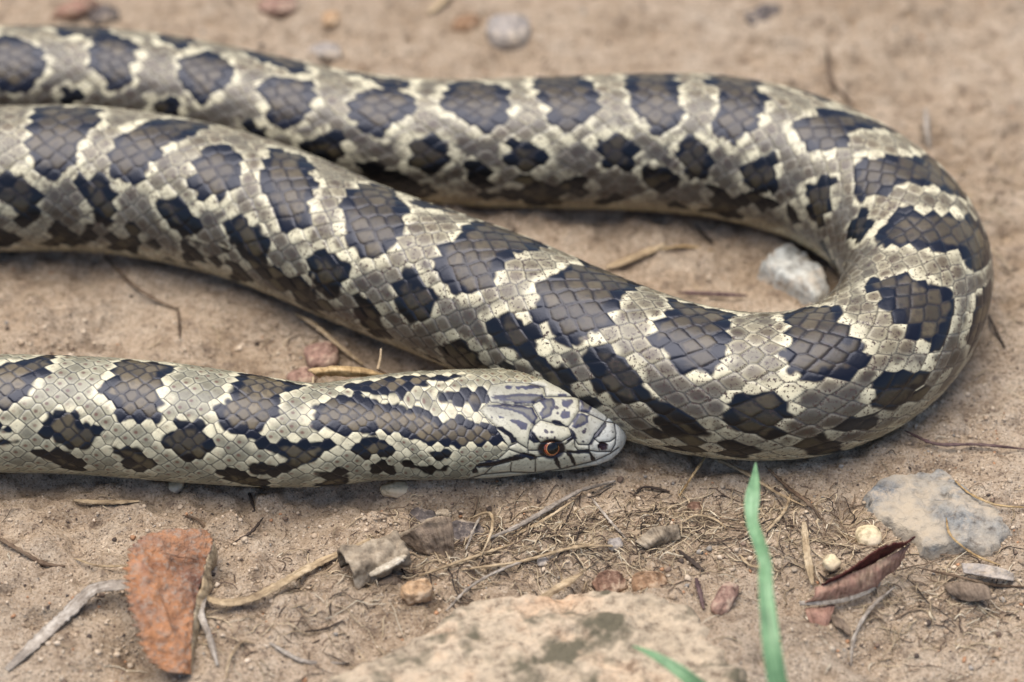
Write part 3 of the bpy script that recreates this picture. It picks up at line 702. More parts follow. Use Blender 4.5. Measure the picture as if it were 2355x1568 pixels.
def ball(rx, n=24, m=16):
    V = [(0, 0, rx)]; F = []
    for i in range(1, m):
        a = math.pi*i/m
        for j in range(n):
            b_ = 2*math.pi*j/n; V.append((rx*math.sin(a)*math.cos(b_), rx*math.sin(a)*math.sin(b_), rx*math.cos(a)))
    V.append((0, 0, -rx)); e = len(V)-1
    for j in range(n): F.append((0, 1+j, 1+(j+1) % n))
    for i in range(m-2):
        for j in range(n):
            a = 1+i*n+j; b_ = 1+i*n+(j+1) % n; F.append((a, a+n, b_+n, b_))
    for j in range(n): F.append((e, e-n+(j+1) % n, e-n+j))
    return np.array(V), F
def cap(r, half, hole=0.0, n=40, m=8, off=(0, 0)):
    V = []; F = []
    for i in range(m+1):
        a = hole+(half-hole)*i/m
        for j in range(n):
            b_ = 2*math.pi*j/n
            d = Vector((math.sin(a)*math.cos(b_)+off[0], math.sin(a)*math.sin(b_)+off[1], math.cos(a))).normalized()*r
            V.append(tuple(d))
    for i in range(m):
        for j in range(n):
            a = i*n+j; b_ = i*n+(j+1) % n; F.append((a, a+n, b_+n, b_))
    return np.array(V), F
# eyes, one on each side
iu = np.argmin((hx-eye_v[0])**2+(hy-eye_v[1])**2+np.where(hidden, 1e9, 0)); ii, jj = np.unravel_index(iu, hx.shape)
Eo = HP[ii, jj]; En = NN[hm][ii, jj]; Eo2 = mirr[ii, jj]
j2 = np.argmin(np.linalg.norm(HP[ii]-Eo2, axis=-1)); En2 = NN[hm][ii, j2]
ER = 25*pxh
for side in (0, 1):
    pos, nrm = Eo.copy(), En.copy()
    if side: pos, nrm = Eo2.copy(), En2.copy()
    look = Vector(nrm)+Vector((.16, 0, .14)); look.normalize()
    V, F = ball(ER); eye = mesh_obj('eye', V, F, M['eyeball'], snake)
    eye.rotation_euler = look.to_track_quat('Z', 'Y').to_euler(); eye.location = Vector(pos-nrm*ER*.70)
    V, F = cap(ER*1.006, .86, .0); mesh_obj('iris', V, F, M['iris'], eye)
    V, F = cap(ER*1.012, .66, .0); mesh_obj('iris_ring', V, F, M['iris_ring'], eye)
    V, F = cap(ER*1.018, .58, .0); mesh_obj('pupil', V, F, M['pupil'], eye)

# ================================================================== the ground
def axis(lo, hi, step, reach):
    core = list(np.arange(lo, hi+step/2, step)); a = []; d = step; p = core[-1]
    while p < reach: d *= 1.16; p += d; a.append(p)
    b_ = []; d = step; p = core[0]
    while p > -reach: d *= 1.16; p -= d; b_.append(p)
    return np.array(b_[::-1]+core+a)
gx_ = axis(-.092, .092, .00034, 40); gy_ = axis(-.070, .115, .00036, 40)
GX, GY = np.meshgrid(gx_, gy_, indexing='ij')
GZ = ground_h(GX, GY)
# soil pressed flat under the animal, and a little dust drawn up along its sides
bxs, bys, bRs = dense[::12, 0], dense[::12, 1], dense[::12, 2]
cell = .004
near_d = np.full(GX.shape, 1.0)
core = (np.abs(GX) < .1) & (GY > -.08) & (GY < .13)
ci = np.argwhere(core); cx_, cy_ = GX[core], GY[core]; best_d = np.full(cx_.shape, 1.0)
for a, b_, r_ in zip(bxs, bys, bRs):
    m = (np.abs(cx_-a) < .016) & (np.abs(cy_-b_) < .016)
    best_d[m] = np.minimum(best_d[m], np.hypot(cx_[m]-a, cy_[m]-b_)/r_)
near_d[core] = best_d
press = 1-sstep(.40, .80, near_d)
GZ = GZ*(1-press) + press*np.minimum(GZ, -.0004)
ground = grid_mesh('ground', np.stack([GX, GY, GZ], -1), M['soil']); ground['kind'] = 'structure'
ground['label'] = 'bare dry tan clay soil strewn with plant bits'

GRX = np.arange(-.105, .1051, .0003); GRY = np.arange(-.09, .1301, .0003)
GRZ = ground_h(*np.meshgrid(GRX, GRY, indexing='ij'))
def gfast(x, y):
    i = int(min(max((x+.105)/.0003, 0), len(GRX)-1)); j = int(min(max((y+.09)/.0003, 0), len(GRY)-1)); return float(GRZ[i, j])
def gp_many(vx, vy):
    R_ = FWD[None]+RIGHT[None]*((vx-1177)/FPX)[:, None]+UP[None]*((784-vy)/FPX)[:, None]; z = np.zeros(len(vx))
    for _ in range(3):
        p = CAMP+R_*((z-CAMP[2])/R_[:, 2])[:, None]; z = ground_h(p[:, 0], p[:, 1])
    p[:, 2] = z; return p
def under_many(P_, k):
    m = np.zeros(len(P_), bool)
    for a, b_, r_ in zip(bxs[::2], bys[::2], bRs[::2]): m |= np.hypot(P_[:, 0]-a, P_[:, 1]-b_) < r_*k
    return m
def under_snake(x, y, k=1.0):
    return (np.hypot(bxs-x, bys-y) < bRs*k).any()

# ------------------------------------------------------------------ soil crumbs and fine plant litter (nobody could count them)
ICO_V = []
ph = (1+5**.5)/2
for a, b_ in ((-1, ph), (1, ph), (-1, -ph), (1, -ph)): ICO_V += [(a, b_, 0), (0, a, b_), (b_, 0, a)]
ICO_V = np.array(ICO_V)/math.hypot(1, ph)
def hull_faces(V):
    F = []
    n = len(V)
    for a in range(n):
        for b_ in range(a+1, n):
            for c in range(b_+1, n):
                nn = np.cross(V[b_]-V[a], V[c]-V[a]); d = (V-V[a]) @ nn
                if (d < 1e-6).all(): F.append((a, b_, c))
                elif (d > -1e-6).all(): F.append((a, c, b_))
    return F
ICO_F = hull_faces(ICO_V)
def crumbs(n):
    V = []; F = []; C = []
    tones = [lin(194, 177, 155), lin(186, 167, 144), lin(200, 184, 163), lin(170, 150, 128), lin(120, 103, 90), lin(84, 74, 68), lin(180, 138, 106), lin(150, 144, 136)]
    pr = np.array([.28, .2, .18, .14, .08, .05, .04, .03])
    k = 0
    cvx_, cvy_ = RNG.uniform(-60, 2420, n*4), RNG.uniform(-60, 1640, n*4)
    CPT = gp_many(cvx_, cvy_); US = under_many(CPT, .8)
    DR = vnoise(CPT[:, 0]/.012, CPT[:, 1]/.009, seed=77)
    for c0 in range(n*4):
        if k >= n: break
        if cvy_[c0] < 700 and RNG.random() < .5: continue
        if US[c0] or (DR[c0] < -.25 and RNG.random() < .6): continue
        p = CPT[c0]
        r = .00013*np.exp(RNG.normal(.1, .5)); r = min(r, .0005)
        sc = np.array([1, RNG.uniform(.7, 1.1), RNG.uniform(.5, .9)])*r
        v = ICO_V*(1+.25*RNG.standard_normal((12, 1)))*sc
        a = RNG.uniform(0, 6.28); ca, sa = math.cos(a), math.sin(a)
        v = np.stack([v[:, 0]*ca-v[:, 1]*sa, v[:, 0]*sa+v[:, 1]*ca, v[:, 2]], 1)+p+np.array([0, 0, sc[2]*.35])
        F += [(a_+12*k, b_+12*k, c_+12*k) for a_, b_, c_ in ICO_F]; V.append(v)
        c = tones[RNG.choice(8, p=pr)]*RNG.uniform(.8, 1.15); C += [(*c, 1)]*12; k += 1
    o = mesh_obj('soil_crumbs', np.vstack(V), F, M['grit'], None, True, np.array(C)); o['kind'] = 'stuff'
    o['label'] = 'loose crumbs and grains of tan soil scattered over the ground'; o['category'] = 'soil'
crumbs(9000)
def fibres(n):
    V = []; F = []; C = []
    tones = [lin(164, 146, 120), lin(198, 180, 150), lin(130, 112, 94), lin(90, 76, 66), lin(58, 50, 46), lin(210, 198, 174)]
    k = 0; spots = [(1240, 1250, 330, 85, .42), (1800, 1230, 260, 110, .2), (2150, 1380, 240, 130, .14), (650, 1420, 330, 120, .1), (1600, 1180, 220, 60, .07), (760, 780, 160, 50, .05), (2260, 480, 110, 260, .06)]
    ws = np.array([s_[4] for s_ in spots]+[.10]); ws /= ws.sum()
    while k < n:
        c_ = RNG.choice(len(ws), p=ws)
        if c_ < len(spots): s_ = spots[c_]; vx, vy = RNG.normal(s_[0], s_[2]*.6), RNG.normal(s_[1], s_[3]*.6)
        else: vx, vy = RNG.uniform(-40, 2400), RNG.uniform(480, 1620)
        p = on_plane(vx, vy, 0)
        if under_snake(p[0], p[1], 1.0): continue
        ln = .0012*np.exp(RNG.normal(.7, .6)); ln = min(ln, .011); r = RNG.uniform(.00003, .00011)
        a = RNG.normal(.35, 1.0); bend = RNG.normal(0, 1.0); m = 7
        pts = []; q = p.copy(); lift = RNG.uniform(0, .0006)
        for i in range(m):
            f = i/(m-1); g = gfast(q[0], q[1]); pts.append((q[0], q[1], g+r*.6+lift*math.sin(f*math.pi)))
            a2 = a+bend*(f-.5)+.25*RNG.standard_normal(); q = q+np.array([math.cos(a2), math.sin(a2), 0])*ln/(m-1)
        pts = np.array(pts)
        if under_snake(pts[-1][0], pts[-1][1], .95): continue
        b0 = len(V)
        for i in range(m):
            t_ = pts[min(i+1, m-1)]-pts[max(i-1, 0)]; t_ /= np.linalg.norm(t_); s1 = np.cross(t_, [0, 0, 1]); s1 /= np.linalg.norm(s1)+1e-9; s2 = np.cross(s1, t_)
            rr_ = r*(1-.6*abs(2*i/(m-1)-1)**2)
            for j in range(4): V.append(pts[i]+rr_*(math.cos(j*math.pi/2)*s1+math.sin(j*math.pi/2)*s2))
        for i in range(m-1):
            for j in range(4): a_ = b0+i*4+j; b_ = b0+i*4+(j+1) % 4; F.append((a_, b_, b_+4, a_+4))
        F += [(b0+3, b0+2, b0+1, b0), (b0+m*4-4, b0+m*4-3, b0+m*4-2, b0+m*4-1)]
        c = tones[RNG.choice(6, p=[.26, .2, .22, .14, .08, .10])]*RNG.uniform(.8, 1.15); C += [(*c, 1)]*(m*4); k += 1
    o = mesh_obj('plant_litter', np.array(V), F, M['litter'], None, True, np.array(C)); o['kind'] = 'stuff'
    o['label'] = 'fine dry rootlets and grass fragments strewn over the soil'; o['category'] = 'litter'
fibres(2600)

# ------------------------------------------------------------------ stones and pebbles
def slab_stone(name, outline, height, mat, label, cat, seed, dome=.35, rings=26, nseg=150, rough=.0006, tilt=(0, 0), sharp=False):
    """a stone bedded in the soil: outline on the ground, steep worn rim, uneven top"""
    pts = np.array([gp(x, y)[:2] for x, y in outline]); pts = np.vstack([pts, pts[:1]])
    cl = catmull(np.c_[pts, np.zeros(len(pts))], nseg+1)[:-1, :2]
    if sharp:
        sl = np.r_[0, np.cumsum(np.linalg.norm(np.diff(pts, axis=0), axis=1))]; tt_ = np.linspace(0, sl[-1], nseg+1)[:-1]
        cl = np.stack([np.interp(tt_, sl, pts[:, k]) for k in (0, 1)], 1)
    c = cl.mean(0); V = []; F = []
    ang = np.arange(nseg)/nseg*2*math.pi
    for i in range(rings+1):
        f = 1-i/rings
        for j in range(nseg):
            d = cl[j]-c
            nz = .05*vnoise(np.array([math.cos(ang[j])*5+seed]), np.array([math.sin(ang[j])*5]), seed=seed)[0] + .03*vnoise(np.array([math.cos(ang[j])*14+seed]), np.array([math.sin(ang[j])*14]), seed=seed+1)[0]
            p = c+d*f*(1+nz)
            V.append((p[0], p[1], f))
    V = np.array(V)
    f = V[:, 2]; edge_ = 1-f
    prof = sstep(0, .16, edge_)*(1-dome)+dome*np.sqrt(np.clip(1-f*f, 0, 1))
    g = ground_h(V[:, 0], V[:, 1])*.3
    n = vnoise(V[:, 0]/.006+seed, V[:, 1]/.006, seed=seed)*1.6+vnoise(V[:, 0]/.0022, V[:, 1]/.0022, seed=seed+2)*.8+vnoise(V[:, 0]/.0009, V[:, 1]/.0009, seed=seed+3)*.45
    z = -.0022 + (height+.0022)*prof + n*rough*sstep(0, .1, edge_) + g + tilt[0]*(V[:, 0]-c[0]) + tilt[1]*(V[:, 1]-c[1])
    V[:, 2] = z
    for i in range(rings):
        for j in range(nseg):
            a = i*nseg+j; b_ = i*nseg+(j+1) % nseg
            F.append((a, b_, b_+nseg, a+nseg))
    return tag(mesh_obj(name, V, F, mat), label, cat)
def pebble(name, vx, vy, wpx, dpx, hpx, mat, label, seed, rot=0.0, sink=.3, cat='pebble', group=None, facet=.12):
    """vx, vy: middle of the pebble as seen; sizes across, front to back and high, in photo pixels"""
    V, F = ball(1.0, 30, 20)
    n = vnoise(V[:, 0]*1.3+seed*3.1, V[:, 1]*1.3, V[:, 2]*1.3, seed)*facet*1.7+vnoise(V[:, 0]*3+seed, V[:, 1]*3, V[:, 2]*3, seed+1)*facet*.7+vnoise(V[:, 0]*8+seed, V[:, 1]*8, V[:, 2]*8, seed+2)*facet*.25
    V = V*(1+n)[:, None]; V = np.sign(V)*np.abs(V)**.88
    p = gp(vx, vy+hpx*.25)
    k = ((p-CAMP) @ FWD)/FPX
    V = V*np.array([wpx/2, dpx/2, hpx/2])*k
    ca, sa = math.cos(rot), math.sin(rot)
    V = np.stack([V[:, 0]*ca-V[:, 1]*sa, V[:, 0]*sa+V[:, 1]*ca, V[:, 2]], 1)
    o = mesh_obj(name, V, F, mat); o.location = (p[0], p[1], p[2]+hpx*k*(.5-sink)); return tag(o, label, cat, group)

slab_stone('stone', [(725, 1600), (800, 1530), (900, 1478), (1050, 1410), (1180, 1375), (1330, 1362), (1470, 1362), (1570, 1378), (1640, 1405), (1690, 1470), (1760, 1580), (1800, 1720), (1500, 1800), (1000, 1800), (760, 1720)],
           .0040, M['stone_tan'], 'large flat tan stone with mossy specks, half buried in the foreground soil', 'stone', 61, .30, 40, 260, .0006, (0, -.05))
slab_stone('stone', [(1982, 1140), (1996, 1100), (2060, 1080), (2150, 1066), (2192, 1082), (2212, 1112), (2270, 1150), (2345, 1195), (2352, 1240), (2290, 1290), (2200, 1285), (2115, 1288), (2090, 1252), (2040, 1232), (1992, 1192), (1970, 1160)],
           .0013, M['stone_grey'], 'angular blue-grey stone dusted with soil behind the curled red leaf', 'stone', 71, .12, 30, 200, .0005, (-.05, 0), True)
slab_stone('stone', [(1735, 642), (1782, 588), (1812, 576), (1852, 602), (1892, 645), (1912, 700), (1880, 712), (1830, 690), (1780, 668)],
           .0030, M['stone_pale'], 'pale grey stone lying inside the loop of the snake', 'stone', 81, .25, 20, 120, .0004, (0, 0), True)
for i, (vx, vy, a, b_, c, mt, lb, rot, fc) in enumerate([
    (960, 1352, 74, 62, 58, 'peb_orange', 'blocky orange-tan pebble below the rolled piece of bark', .3, .16),
    (1996, 1228, 58, 66, 44, 'peb_cream', 'smooth cream oval pebble at the edge of the blue-grey stone', .2, .05),
    (1910, 1298, 42, 40, 34, 'peb_cream', 'small round buff pebble just above the curled red leaf', .5, .1),
    (1668, 1370, 50, 105, 40, 'peb_red', 'long reddish brown pebble beside the large flat tan stone', -.45, .12),
    (1490, 1333, 80, 60, 46, 'peb_brown', 'rounded brown pebble touching the back edge of the large tan stone', .1, .1),
    (1405, 1333, 78, 60, 44, 'peb_rust', 'rusty pebble with a dark hollow behind the large tan stone', .4, .18),
    (1596, 1165, 36, 34, 24, 'peb_rust', 'tiny rust-coloured pebble on the soil before the thickest bend', .2, .15),
    (742, 812, 82, 80, 56, 'peb_red', 'dull red pebble between the neck and the thick middle run', .3, .12),
    (690, 864, 64, 60, 42, 'peb_red', 'salmon pebble half hidden behind the snake\'s neck', .8, .14),
    (1065, 1225, 90, 80, 40, 'peb_dark', 'dark grey pebble in the hollow under the snake\'s throat', .2, .16),
    (968, 1190, 70, 56, 36, 'peb_dark', 'charcoal pebble behind the torn upright leaf', .7, .18),
    (915, 1120, 84, 40, 34, 'peb_cream', 'pale buff pebble wedged under the snake\'s jaw', .1, .1),
    (405, 1112, 36, 40, 24, 'peb_cream', 'small whitish pebble poking out from under the neck', .3, .12),
    (1170, 62, 112, 110, 66, 'peb_grey', 'large rounded grey pebble behind the back coil', .2, .1),
    (1076, 48, 66, 60, 50, 'peb_brown', 'brown pebble standing next to the large rounded grey pebble', .4, .14),
    (762, 36, 46, 44, 32, 'peb_orange', 'small orange pebble on the bare soil behind the back coil', .3, .12),
    (748, 112, 80, 60, 36, 'peb_grey', 'pale grey pebble right behind where the back coil dips', .1, .1),
    (1765, 14, 110, 70, 50, 'peb_dark', 'dark purplish pebble far behind the loop', .3, .14),
    (236, 28, 64, 60, 44, 'peb_dark', 'dark clod beside the red leaf scrap behind the tail end', .3, .2),
    (640, 4, 90, 60, 40, 'peb_red', 'reddish stone far behind the tail end', .2, .12),
    (1415, 1248, 40, 36, 28, 'peb_grey', 'small grey pebble among the dry stems before the snout', .2, .1),
    (1250, 1290, 34, 22, 14, 'peb_grey', 'flat grey chip under the long pale stem', .2, .12)]):
    pebble('pebble', vx, vy, a, b_, c, M[mt], lb, 100+i*7, rot, .5 if vy < 200 else .34, 'pebble', None, fc)

# ------------------------------------------------------------------ stems, straws, twigs
def stem(name, pts, wpx, mat, label, cat, flat=1.0, taper=(.5, .4), group=None, jitter=.12, parent=None, seed=None, twist=0.0):
    """pts: (vx, vy, height above the soil in mm); wpx: width in photo pixels; flat < 1 makes a ribbon"""
    seed = seed or random.randint(1, 9999); rg = np.random.default_rng(seed)
    W = []
    for q_ in pts:
        vx, vy = q_[:2]; dz = (q_[2] if len(q_) > 2 else 0)*mm
        W.append(gp(vx, vy, dz + wpx*flat*.3*PX))
    W = np.array(W); n = max(14, int(9*len(pts))); C_ = catmull(W, n)
    k = wpx/2*PX*(.8 if flat > .5 else .95); ns = 10; V = []; F = []
    for i in range(n):
        f = i/(n-1); t_ = C_[min(i+1, n-1)]-C_[max(i-1, 0)]; t_ /= np.linalg.norm(t_)
        s1 = np.cross(t_, [0, 0, 1]); s1 /= np.linalg.norm(s1)+1e-9; s2 = np.cross(s1, t_)
        a = twist*f; s1, s2 = s1*math.cos(a)+s2*math.sin(a), s2*math.cos(a)-s1*math.sin(a)
        tp = min(1, taper[0]+f*5*(1-taper[0]))*min(1, taper[1]+(1-f)*4*(1-taper[1]))
        r = k*tp*(1+jitter*rg.standard_normal())
        for j in range(ns):
            b_ = 2*math.pi*j/ns; e_ = (1+jitter*.5*rg.standard_normal())
            V.append(C_[i]+r*e_*(math.cos(b_)*s1+flat*math.sin(b_)*s2))
    for i in range(n-1):
        for j in range(ns): a = i*ns+j; b_ = i*ns+(j+1) % ns; F.append((a, b_, b_+ns, a+ns))
    V.append(C_[0]); V.append(C_[-1]); e0, e1 = len(V)-2, len(V)-1
    for j in range(ns): F.append((e0, (j+1) % ns, j)); F.append((e1, (n-1)*ns+j, (n-1)*ns+(j+1) % ns))
    fb = [(j*(1.6 if flat < .5 else .9), i/(n-1)*np.linalg.norm(C_[-1]-C_[0])/k*.12, seed % 97) for i in range(n) for j in range(ns)]+[(0, 0, 0)]*2
    o = mesh_obj(name, np.array(V), F, mat, parent, fib=fb)
    return tag(o, label, cat, group) if label else o
ST = [
 ('dry_grass_strip', [(15,1540,0),(90,1470,.2),(160,1405,1.0),(215,1355,2.2),(290,1345,3.0),(360,1350,3)], 34, 'straw_grey', 'broad grey dead grass strip running under the rust leaf\'s serrated edge', 'dead grass', .16),
 ('dry_grass_strip', [(470,1372,1.2),(510,1385,1.5),(570,1378,1.2),(640,1345,1.4),(720,1300,1.0),(850,1240,.6)], 24, 'straw', 'twisted tan grass strip reaching from the rust leaf towards the bark', 'dead grass', .2),
 ('dry_grass_strip', [(472,1372,1.5),(462,1410,1.4),(480,1460,.9),(500,1530,.3)], 15, 'straw_grey', 'narrow grey grass strip hanging down beside the rust leaf', 'dead grass', .3),
 ('straw', [(170,1283,.2),(230,1305,.5),(300,1300,1.0)], 8, 'straw', 'short pale straw poking in behind the rust leaf', 'straw', .6),
 ('twig', [(-20,1228,.2),(50,1268,.4),(100,1295,.3),(150,1302,.1)], 13, 'twig', 'brown twig lying on bare soil apart from the rust leaf', 'twig', .8),
 ('straw', [(170,1150,.2),(240,1155,.3),(320,1152,.2)], 13, 'straw', 'short pale straw on the soil in front of the neck', 'straw', .5),
 ('twig', [(535,1250,.1),(575,1225,.5),(605,1190,.5)], 9, 'twig_dark', 'short dark twig standing off the soil above the rust leaf', 'twig', .8),
 ('twig', [(565,1110,0),(575,1140,.4),(585,1172,.1)], 9, 'twig_dark', 'stubby dark twig touching the underside of the neck', 'twig', .8),
 ('twig', [(420,1185,.1),(455,1195,.4),(490,1235,.2)], 7, 'twig', 'thin curved twig above the rust leaf', 'twig', .8),
 ('twig', [(700,1452,.1),(750,1445,.4),(790,1425,.2)], 6, 'twig_dark', 'fine dark twig on the soil between rust leaf and tan stone', 'twig', .8),
 ('straw', [(620,1478,.1),(700,1520,.2),(800,1525,.2)], 11, 'straw_grey', 'grey straw at the left rim of the large tan stone', 'straw', .4),
 ('straw', [(520,1560,.2),(530,1510,.6),(560,1475,.5),(585,1480,.1)], 6, 'straw', 'thin looped straw below the grey grass strips', 'straw', .8),
 ('stem', [(1125,1238,.2),(1200,1205,.8),(1270,1160,1.2),(1330,1130,1.0),(1415,1105,.3)], 15, 'straw_grey', 'long grey stem rising towards the snake\'s snout', 'stem', .8),
 ('stem', [(1180,1232,.3),(1250,1195,.9),(1320,1150,1.0)], 9, 'straw', 'thin tan stem beside the long grey stem', 'stem', .8),
 ('straw', [(1080,1135,.8),(1120,1175,1.5),(1130,1220,1.5),(1105,1280,.4)], 9, 'straw', 'curved straw hanging in the hollow under the throat', 'straw', .8),
 ('straw', [(1070,1265,.2),(1090,1215,1.2),(1105,1185,.8)], 7, 'straw_grey', 'short grey straw leaning in the throat hollow', 'straw', .8),
 ('stem', [(960,1325,.3),(1060,1290,.8),(1130,1265,1.0),(1180,1250,.3)], 9, 'straw', 'pale stem leading from the orange pebble to the throat hollow', 'stem', .8),
 ('stem', [(1060,1310,.2),(1200,1290,.8),(1330,1255,1.0),(1420,1255,.4)], 10, 'straw', 'long pale stem stretched below the snout', 'stem', .7),
 ('stem', [(1025,1405,.2),(1080,1350,1.0),(1150,1310,1.0),(1230,1280,.3)], 9, 'straw_grey', 'grey stem lying across the back edge of the tan stone', 'stem', .8),
 ('straw', [(1210,1400,2),(1270,1360,2.2),(1340,1312,1.5)], 20, 'straw', 'stout straw resting on the large tan stone', 'straw', .5),
 ('straw', [(1360,1145,.2),(1400,1195,.6),(1440,1240,.2)], 8, 'straw_grey', 'grey straw pointing away from the chin', 'straw', .8),
 ('straw', [(1645,1010,2.2),(1625,1045,1.8),(1598,1085,1.2),(1558,1145,.1)], 7, 'straw_gold', 'fine golden straw leaning against the thickest bend', 'straw', .9),
 ('stem', [(1610,1040,.3),(1700,1080,.6),(1790,1135,.6),(1850,1165,.2)], 10, 'straw', 'tan stem slanting from under the thickest bend behind the grass blade', 'stem', .8),
 ('twig', [(1760,1070,.3),(1810,1120,.7),(1860,1160,.6),(1890,1195,.2)], 11, 'twig', 'brown twig running down from the bend right of the grass blade', 'twig', .8),
 ('straw', [(1760,1225,.3),(1800,1180,.8),(1820,1130,.6)], 9, 'straw', 'pale straw crossing the brown twig by the grass blade', 'straw', .7),
 ('straw', [(1848,1200,1.4),(1855,1270,1.2),(1868,1345,.6)], 18, 'straw', 'broad upright straw just left of the curled red leaf', 'straw', .35),
 ('straw', [(2055,1350,.8),(2000,1400,.9),(1965,1460,.6),(1955,1530,.1)], 11, 'straw_grey', 'grey bent straw curving down below the curled red leaf', 'straw', .6),
 ('straw', [(2195,1105,1.5),(2230,1135,1.2),(2290,1160,.8),(2370,1168,.3)], 7, 'straw_gold', 'thin golden straw trailing over the corner of the blue-grey stone', 'straw', .8),
 ('straw', [(2175,1190,2.6),(2185,1230,2.4),(2240,1275,1.2),(2300,1300,.4)], 7, 'straw_gold', 'golden thread-like straw lying on the blue-grey stone', 'straw', .8),
 ('twig', [(2080,990,.2),(2150,1020,.8),(2250,1022,.6),(2380,1035,.4)], 9, 'twig_purple', 'long purplish twig leaving the outside of the bend', 'twig', .8),
 ('twig', [(2010,1290,.5),(1950,1325,.4),(1900,1330,.3),(1880,1315,.2)], 7, 'twig_dark', 'dark curved twig hugging the curled red leaf', 'twig', .8),
 ('twig', [(2110,1305,.4),(2200,1325,.6),(2290,1345,.4),(2380,1350,.2)], 8, 'twig', 'brown twig in front of the blue-grey stone', 'twig', .8),
 ('twig', [(2270,720,.1),(2290,760,.5),(2310,800,.2)], 8, 'twig_dark', 'short dark twig on bare soil outside the bend', 'twig', .8),
 ('twig', [(1560,672,.5),(1640,676,.6),(1718,680,.4)], 15, 'twig_purple', 'straight grey twig lying inside the loop', 'twig', .8),
 ('straw', [(1395,615,.4),(1460,590,.5),(1530,560,.3)], 24, 'straw', 'broad tan straw inside the loop behind the middle run', 'straw', .3),
 ('straw', [(1500,575,.2),(1570,565,.4),(1640,578,.2)], 9, 'straw_gold', 'thin straw across the middle of the loop', 'straw', .6),
 ('stem', [(680,722,.5),(720,745,1.3),(780,795,1.2),(835,838,.4)], 15, 'straw', 'dry tan stem leaning between the middle run and the neck', 'stem', .7),
 ('twig', [(240,590,.2),(300,650,.5),(360,690,.5),(410,712,.3)], 9, 'twig', 'thin brown twig on the soil below the thick middle run', 'twig', .8),
 ('twig', [(408,705,.3),(412,740,.3),(414,780,.1)], 8, 'twig', 'short twig tip continuing down towards the neck', 'twig', .8),
 ('straw', [(985,30,.3),(1010,10,.4),(1040,-20,.3)], 26, 'straw', 'blurred pale straw beside the brown pebble behind the back coil', 'straw', .4),
 ('straw', [(2128,250,.8),(2132,300,2.2),(2136,340,.2)], 15, 'straw_grey', 'upright grey straw stub behind the outside of the loop', 'straw', .5),
 ('twig', [(1600,520,.2),(1625,540,.5),(1640,562,.2)], 11, 'twig_dark', 'small dark twig in the shade of the back coil', 'twig', .7),
 ('twig', [(1900,130,.2),(1915,190,.5),(1960,240,.3)], 14, 'twig', 'blurred brown twig on the soil beyond the loop', 'twig', .6),
 ('twig', [(1600,1330,.3),(1610,1365,.6),(1618,1400,.2)], 13, 'twig_purple', 'short purplish twig stub beside the long reddish pebble', 'twig', .7),
 ('twig', [(1560,1265,.2),(1590,1290,.4),(1618,1312,.2)], 13, 'twig_dark', 'slate dark twig piece above the long reddish pebble', 'twig', .6),
 ('straw', [(1700,1275,.3),(1725,1300,.5),(1760,1305,.3)], 8, 'straw', 'short straw behind the grass blade', 'straw', .7),
 ('twig', [(1540,1130,.2),(1480,1120,.4),(1455,1140,.3)], 9, 'twig_dark', 'crooked dark twig on the soil before the snout', 'twig', .8),
 ('stem', [(1570,1200,.3),(1600,1185,.8),(1645,1195,.5),(1670,1215,.2)], 8, 'straw', 'arched tan rootlet near the tiny rust-coloured pebble', 'stem', .8),
]
for nm, pts, wd, mt, lb, ct, fl in ST:
    stem(nm, pts, wd, M[mt], lb, ct, fl, jitter=.16 if fl > .5 else .09)

# ------------------------------------------------------------------ leaves, bark
def sheet(name, rows, mat, label=None, cat=None, nu=40, nv=24, thick=.00022, rough=.0003, seed=1, parent=None, serr=None, ridge=0.0):
    """rows of (vx, vy, height in mm): a thin warped sheet of leaf with real thickness"""
    R_ = np.array([[at_z(x, y, z*mm) for x, y, z in r] for r in rows])
    A = np.array([catmull(r, nu) for r in R_]); B = np.array([catmull(A[:, i], nv) for i in range(nu)])    # nu x nv
    d1, d2 = np.gradient(B, axis=0), np.gradient(B, axis=1); n = np.cross(d1, d2); n /= np.linalg.norm(n, axis=-1, keepdims=True)+1e-12
    k = vnoise(B[..., 0]/.0022+seed, B[..., 1]/.0022, B[..., 2]/.0022, seed)*rough+vnoise(B[..., 0]/.0008+seed, B[..., 1]/.0008, B[..., 2]/.0008, seed+1)*rough*.45
    if ridge:
        I_, J_ = np.meshgrid(np.arange(nu)/nu, np.arange(nv)/nv, indexing='ij')
        k = k + ridge*(1.5*vnoise(I_*7+1.2*vnoise(I_*3, J_*3, seed=seed+5), J_*1.6, seed=seed+3) + .35*vnoise(I_*40, J_*9, seed=seed+4))
    if serr is not None:                                        # toothed edge at the first row side
        amp, cnt = serr; tooth = (np.arange(nu)/nu*cnt) % 1.0
        out = (B[:, 0]-B[:, 2]); out /= np.linalg.norm(out, axis=-1, keepdims=True)
        B[:, 0] += out*((1-tooth)*amp*(0.6+.8*RNG.random(nu)))[:, None]
    T = B+n*(k+thick/2)[..., None]; Bt = B+n*(k-thick/2)[..., None]
    V = np.vstack([T.reshape(-1, 3), Bt.reshape(-1, 3)]); o_ = nu*nv; F = []
    for i in range(nu-1):
        for j in range(nv-1):
            a = i*nv+j; F.append((a, a+nv, a+nv+1, a+1)); F.append((o_+a, o_+a+1, o_+a+nv+1, o_+a+nv))
    for i in range(nu-1):
        a = i*nv; F.append((a, o_+a, o_+a+nv, a+nv)); a = i*nv+nv-1; F.append((a, a+nv, o_+a+nv, o_+a))
    for j in range(nv-1):
        F.append((j, j+1, o_+j+1, o_+j)); a = (nu-1)*nv+j; F.append((a, o_+a, o_+a+1, a+1))
    fb = [(i*.5, j*.06, seed) for i in range(nu) for j in range(nv)]*2
    o = mesh_obj(name, V, F, mat, parent, fib=fb)
    return tag(o, label, cat) if label else o
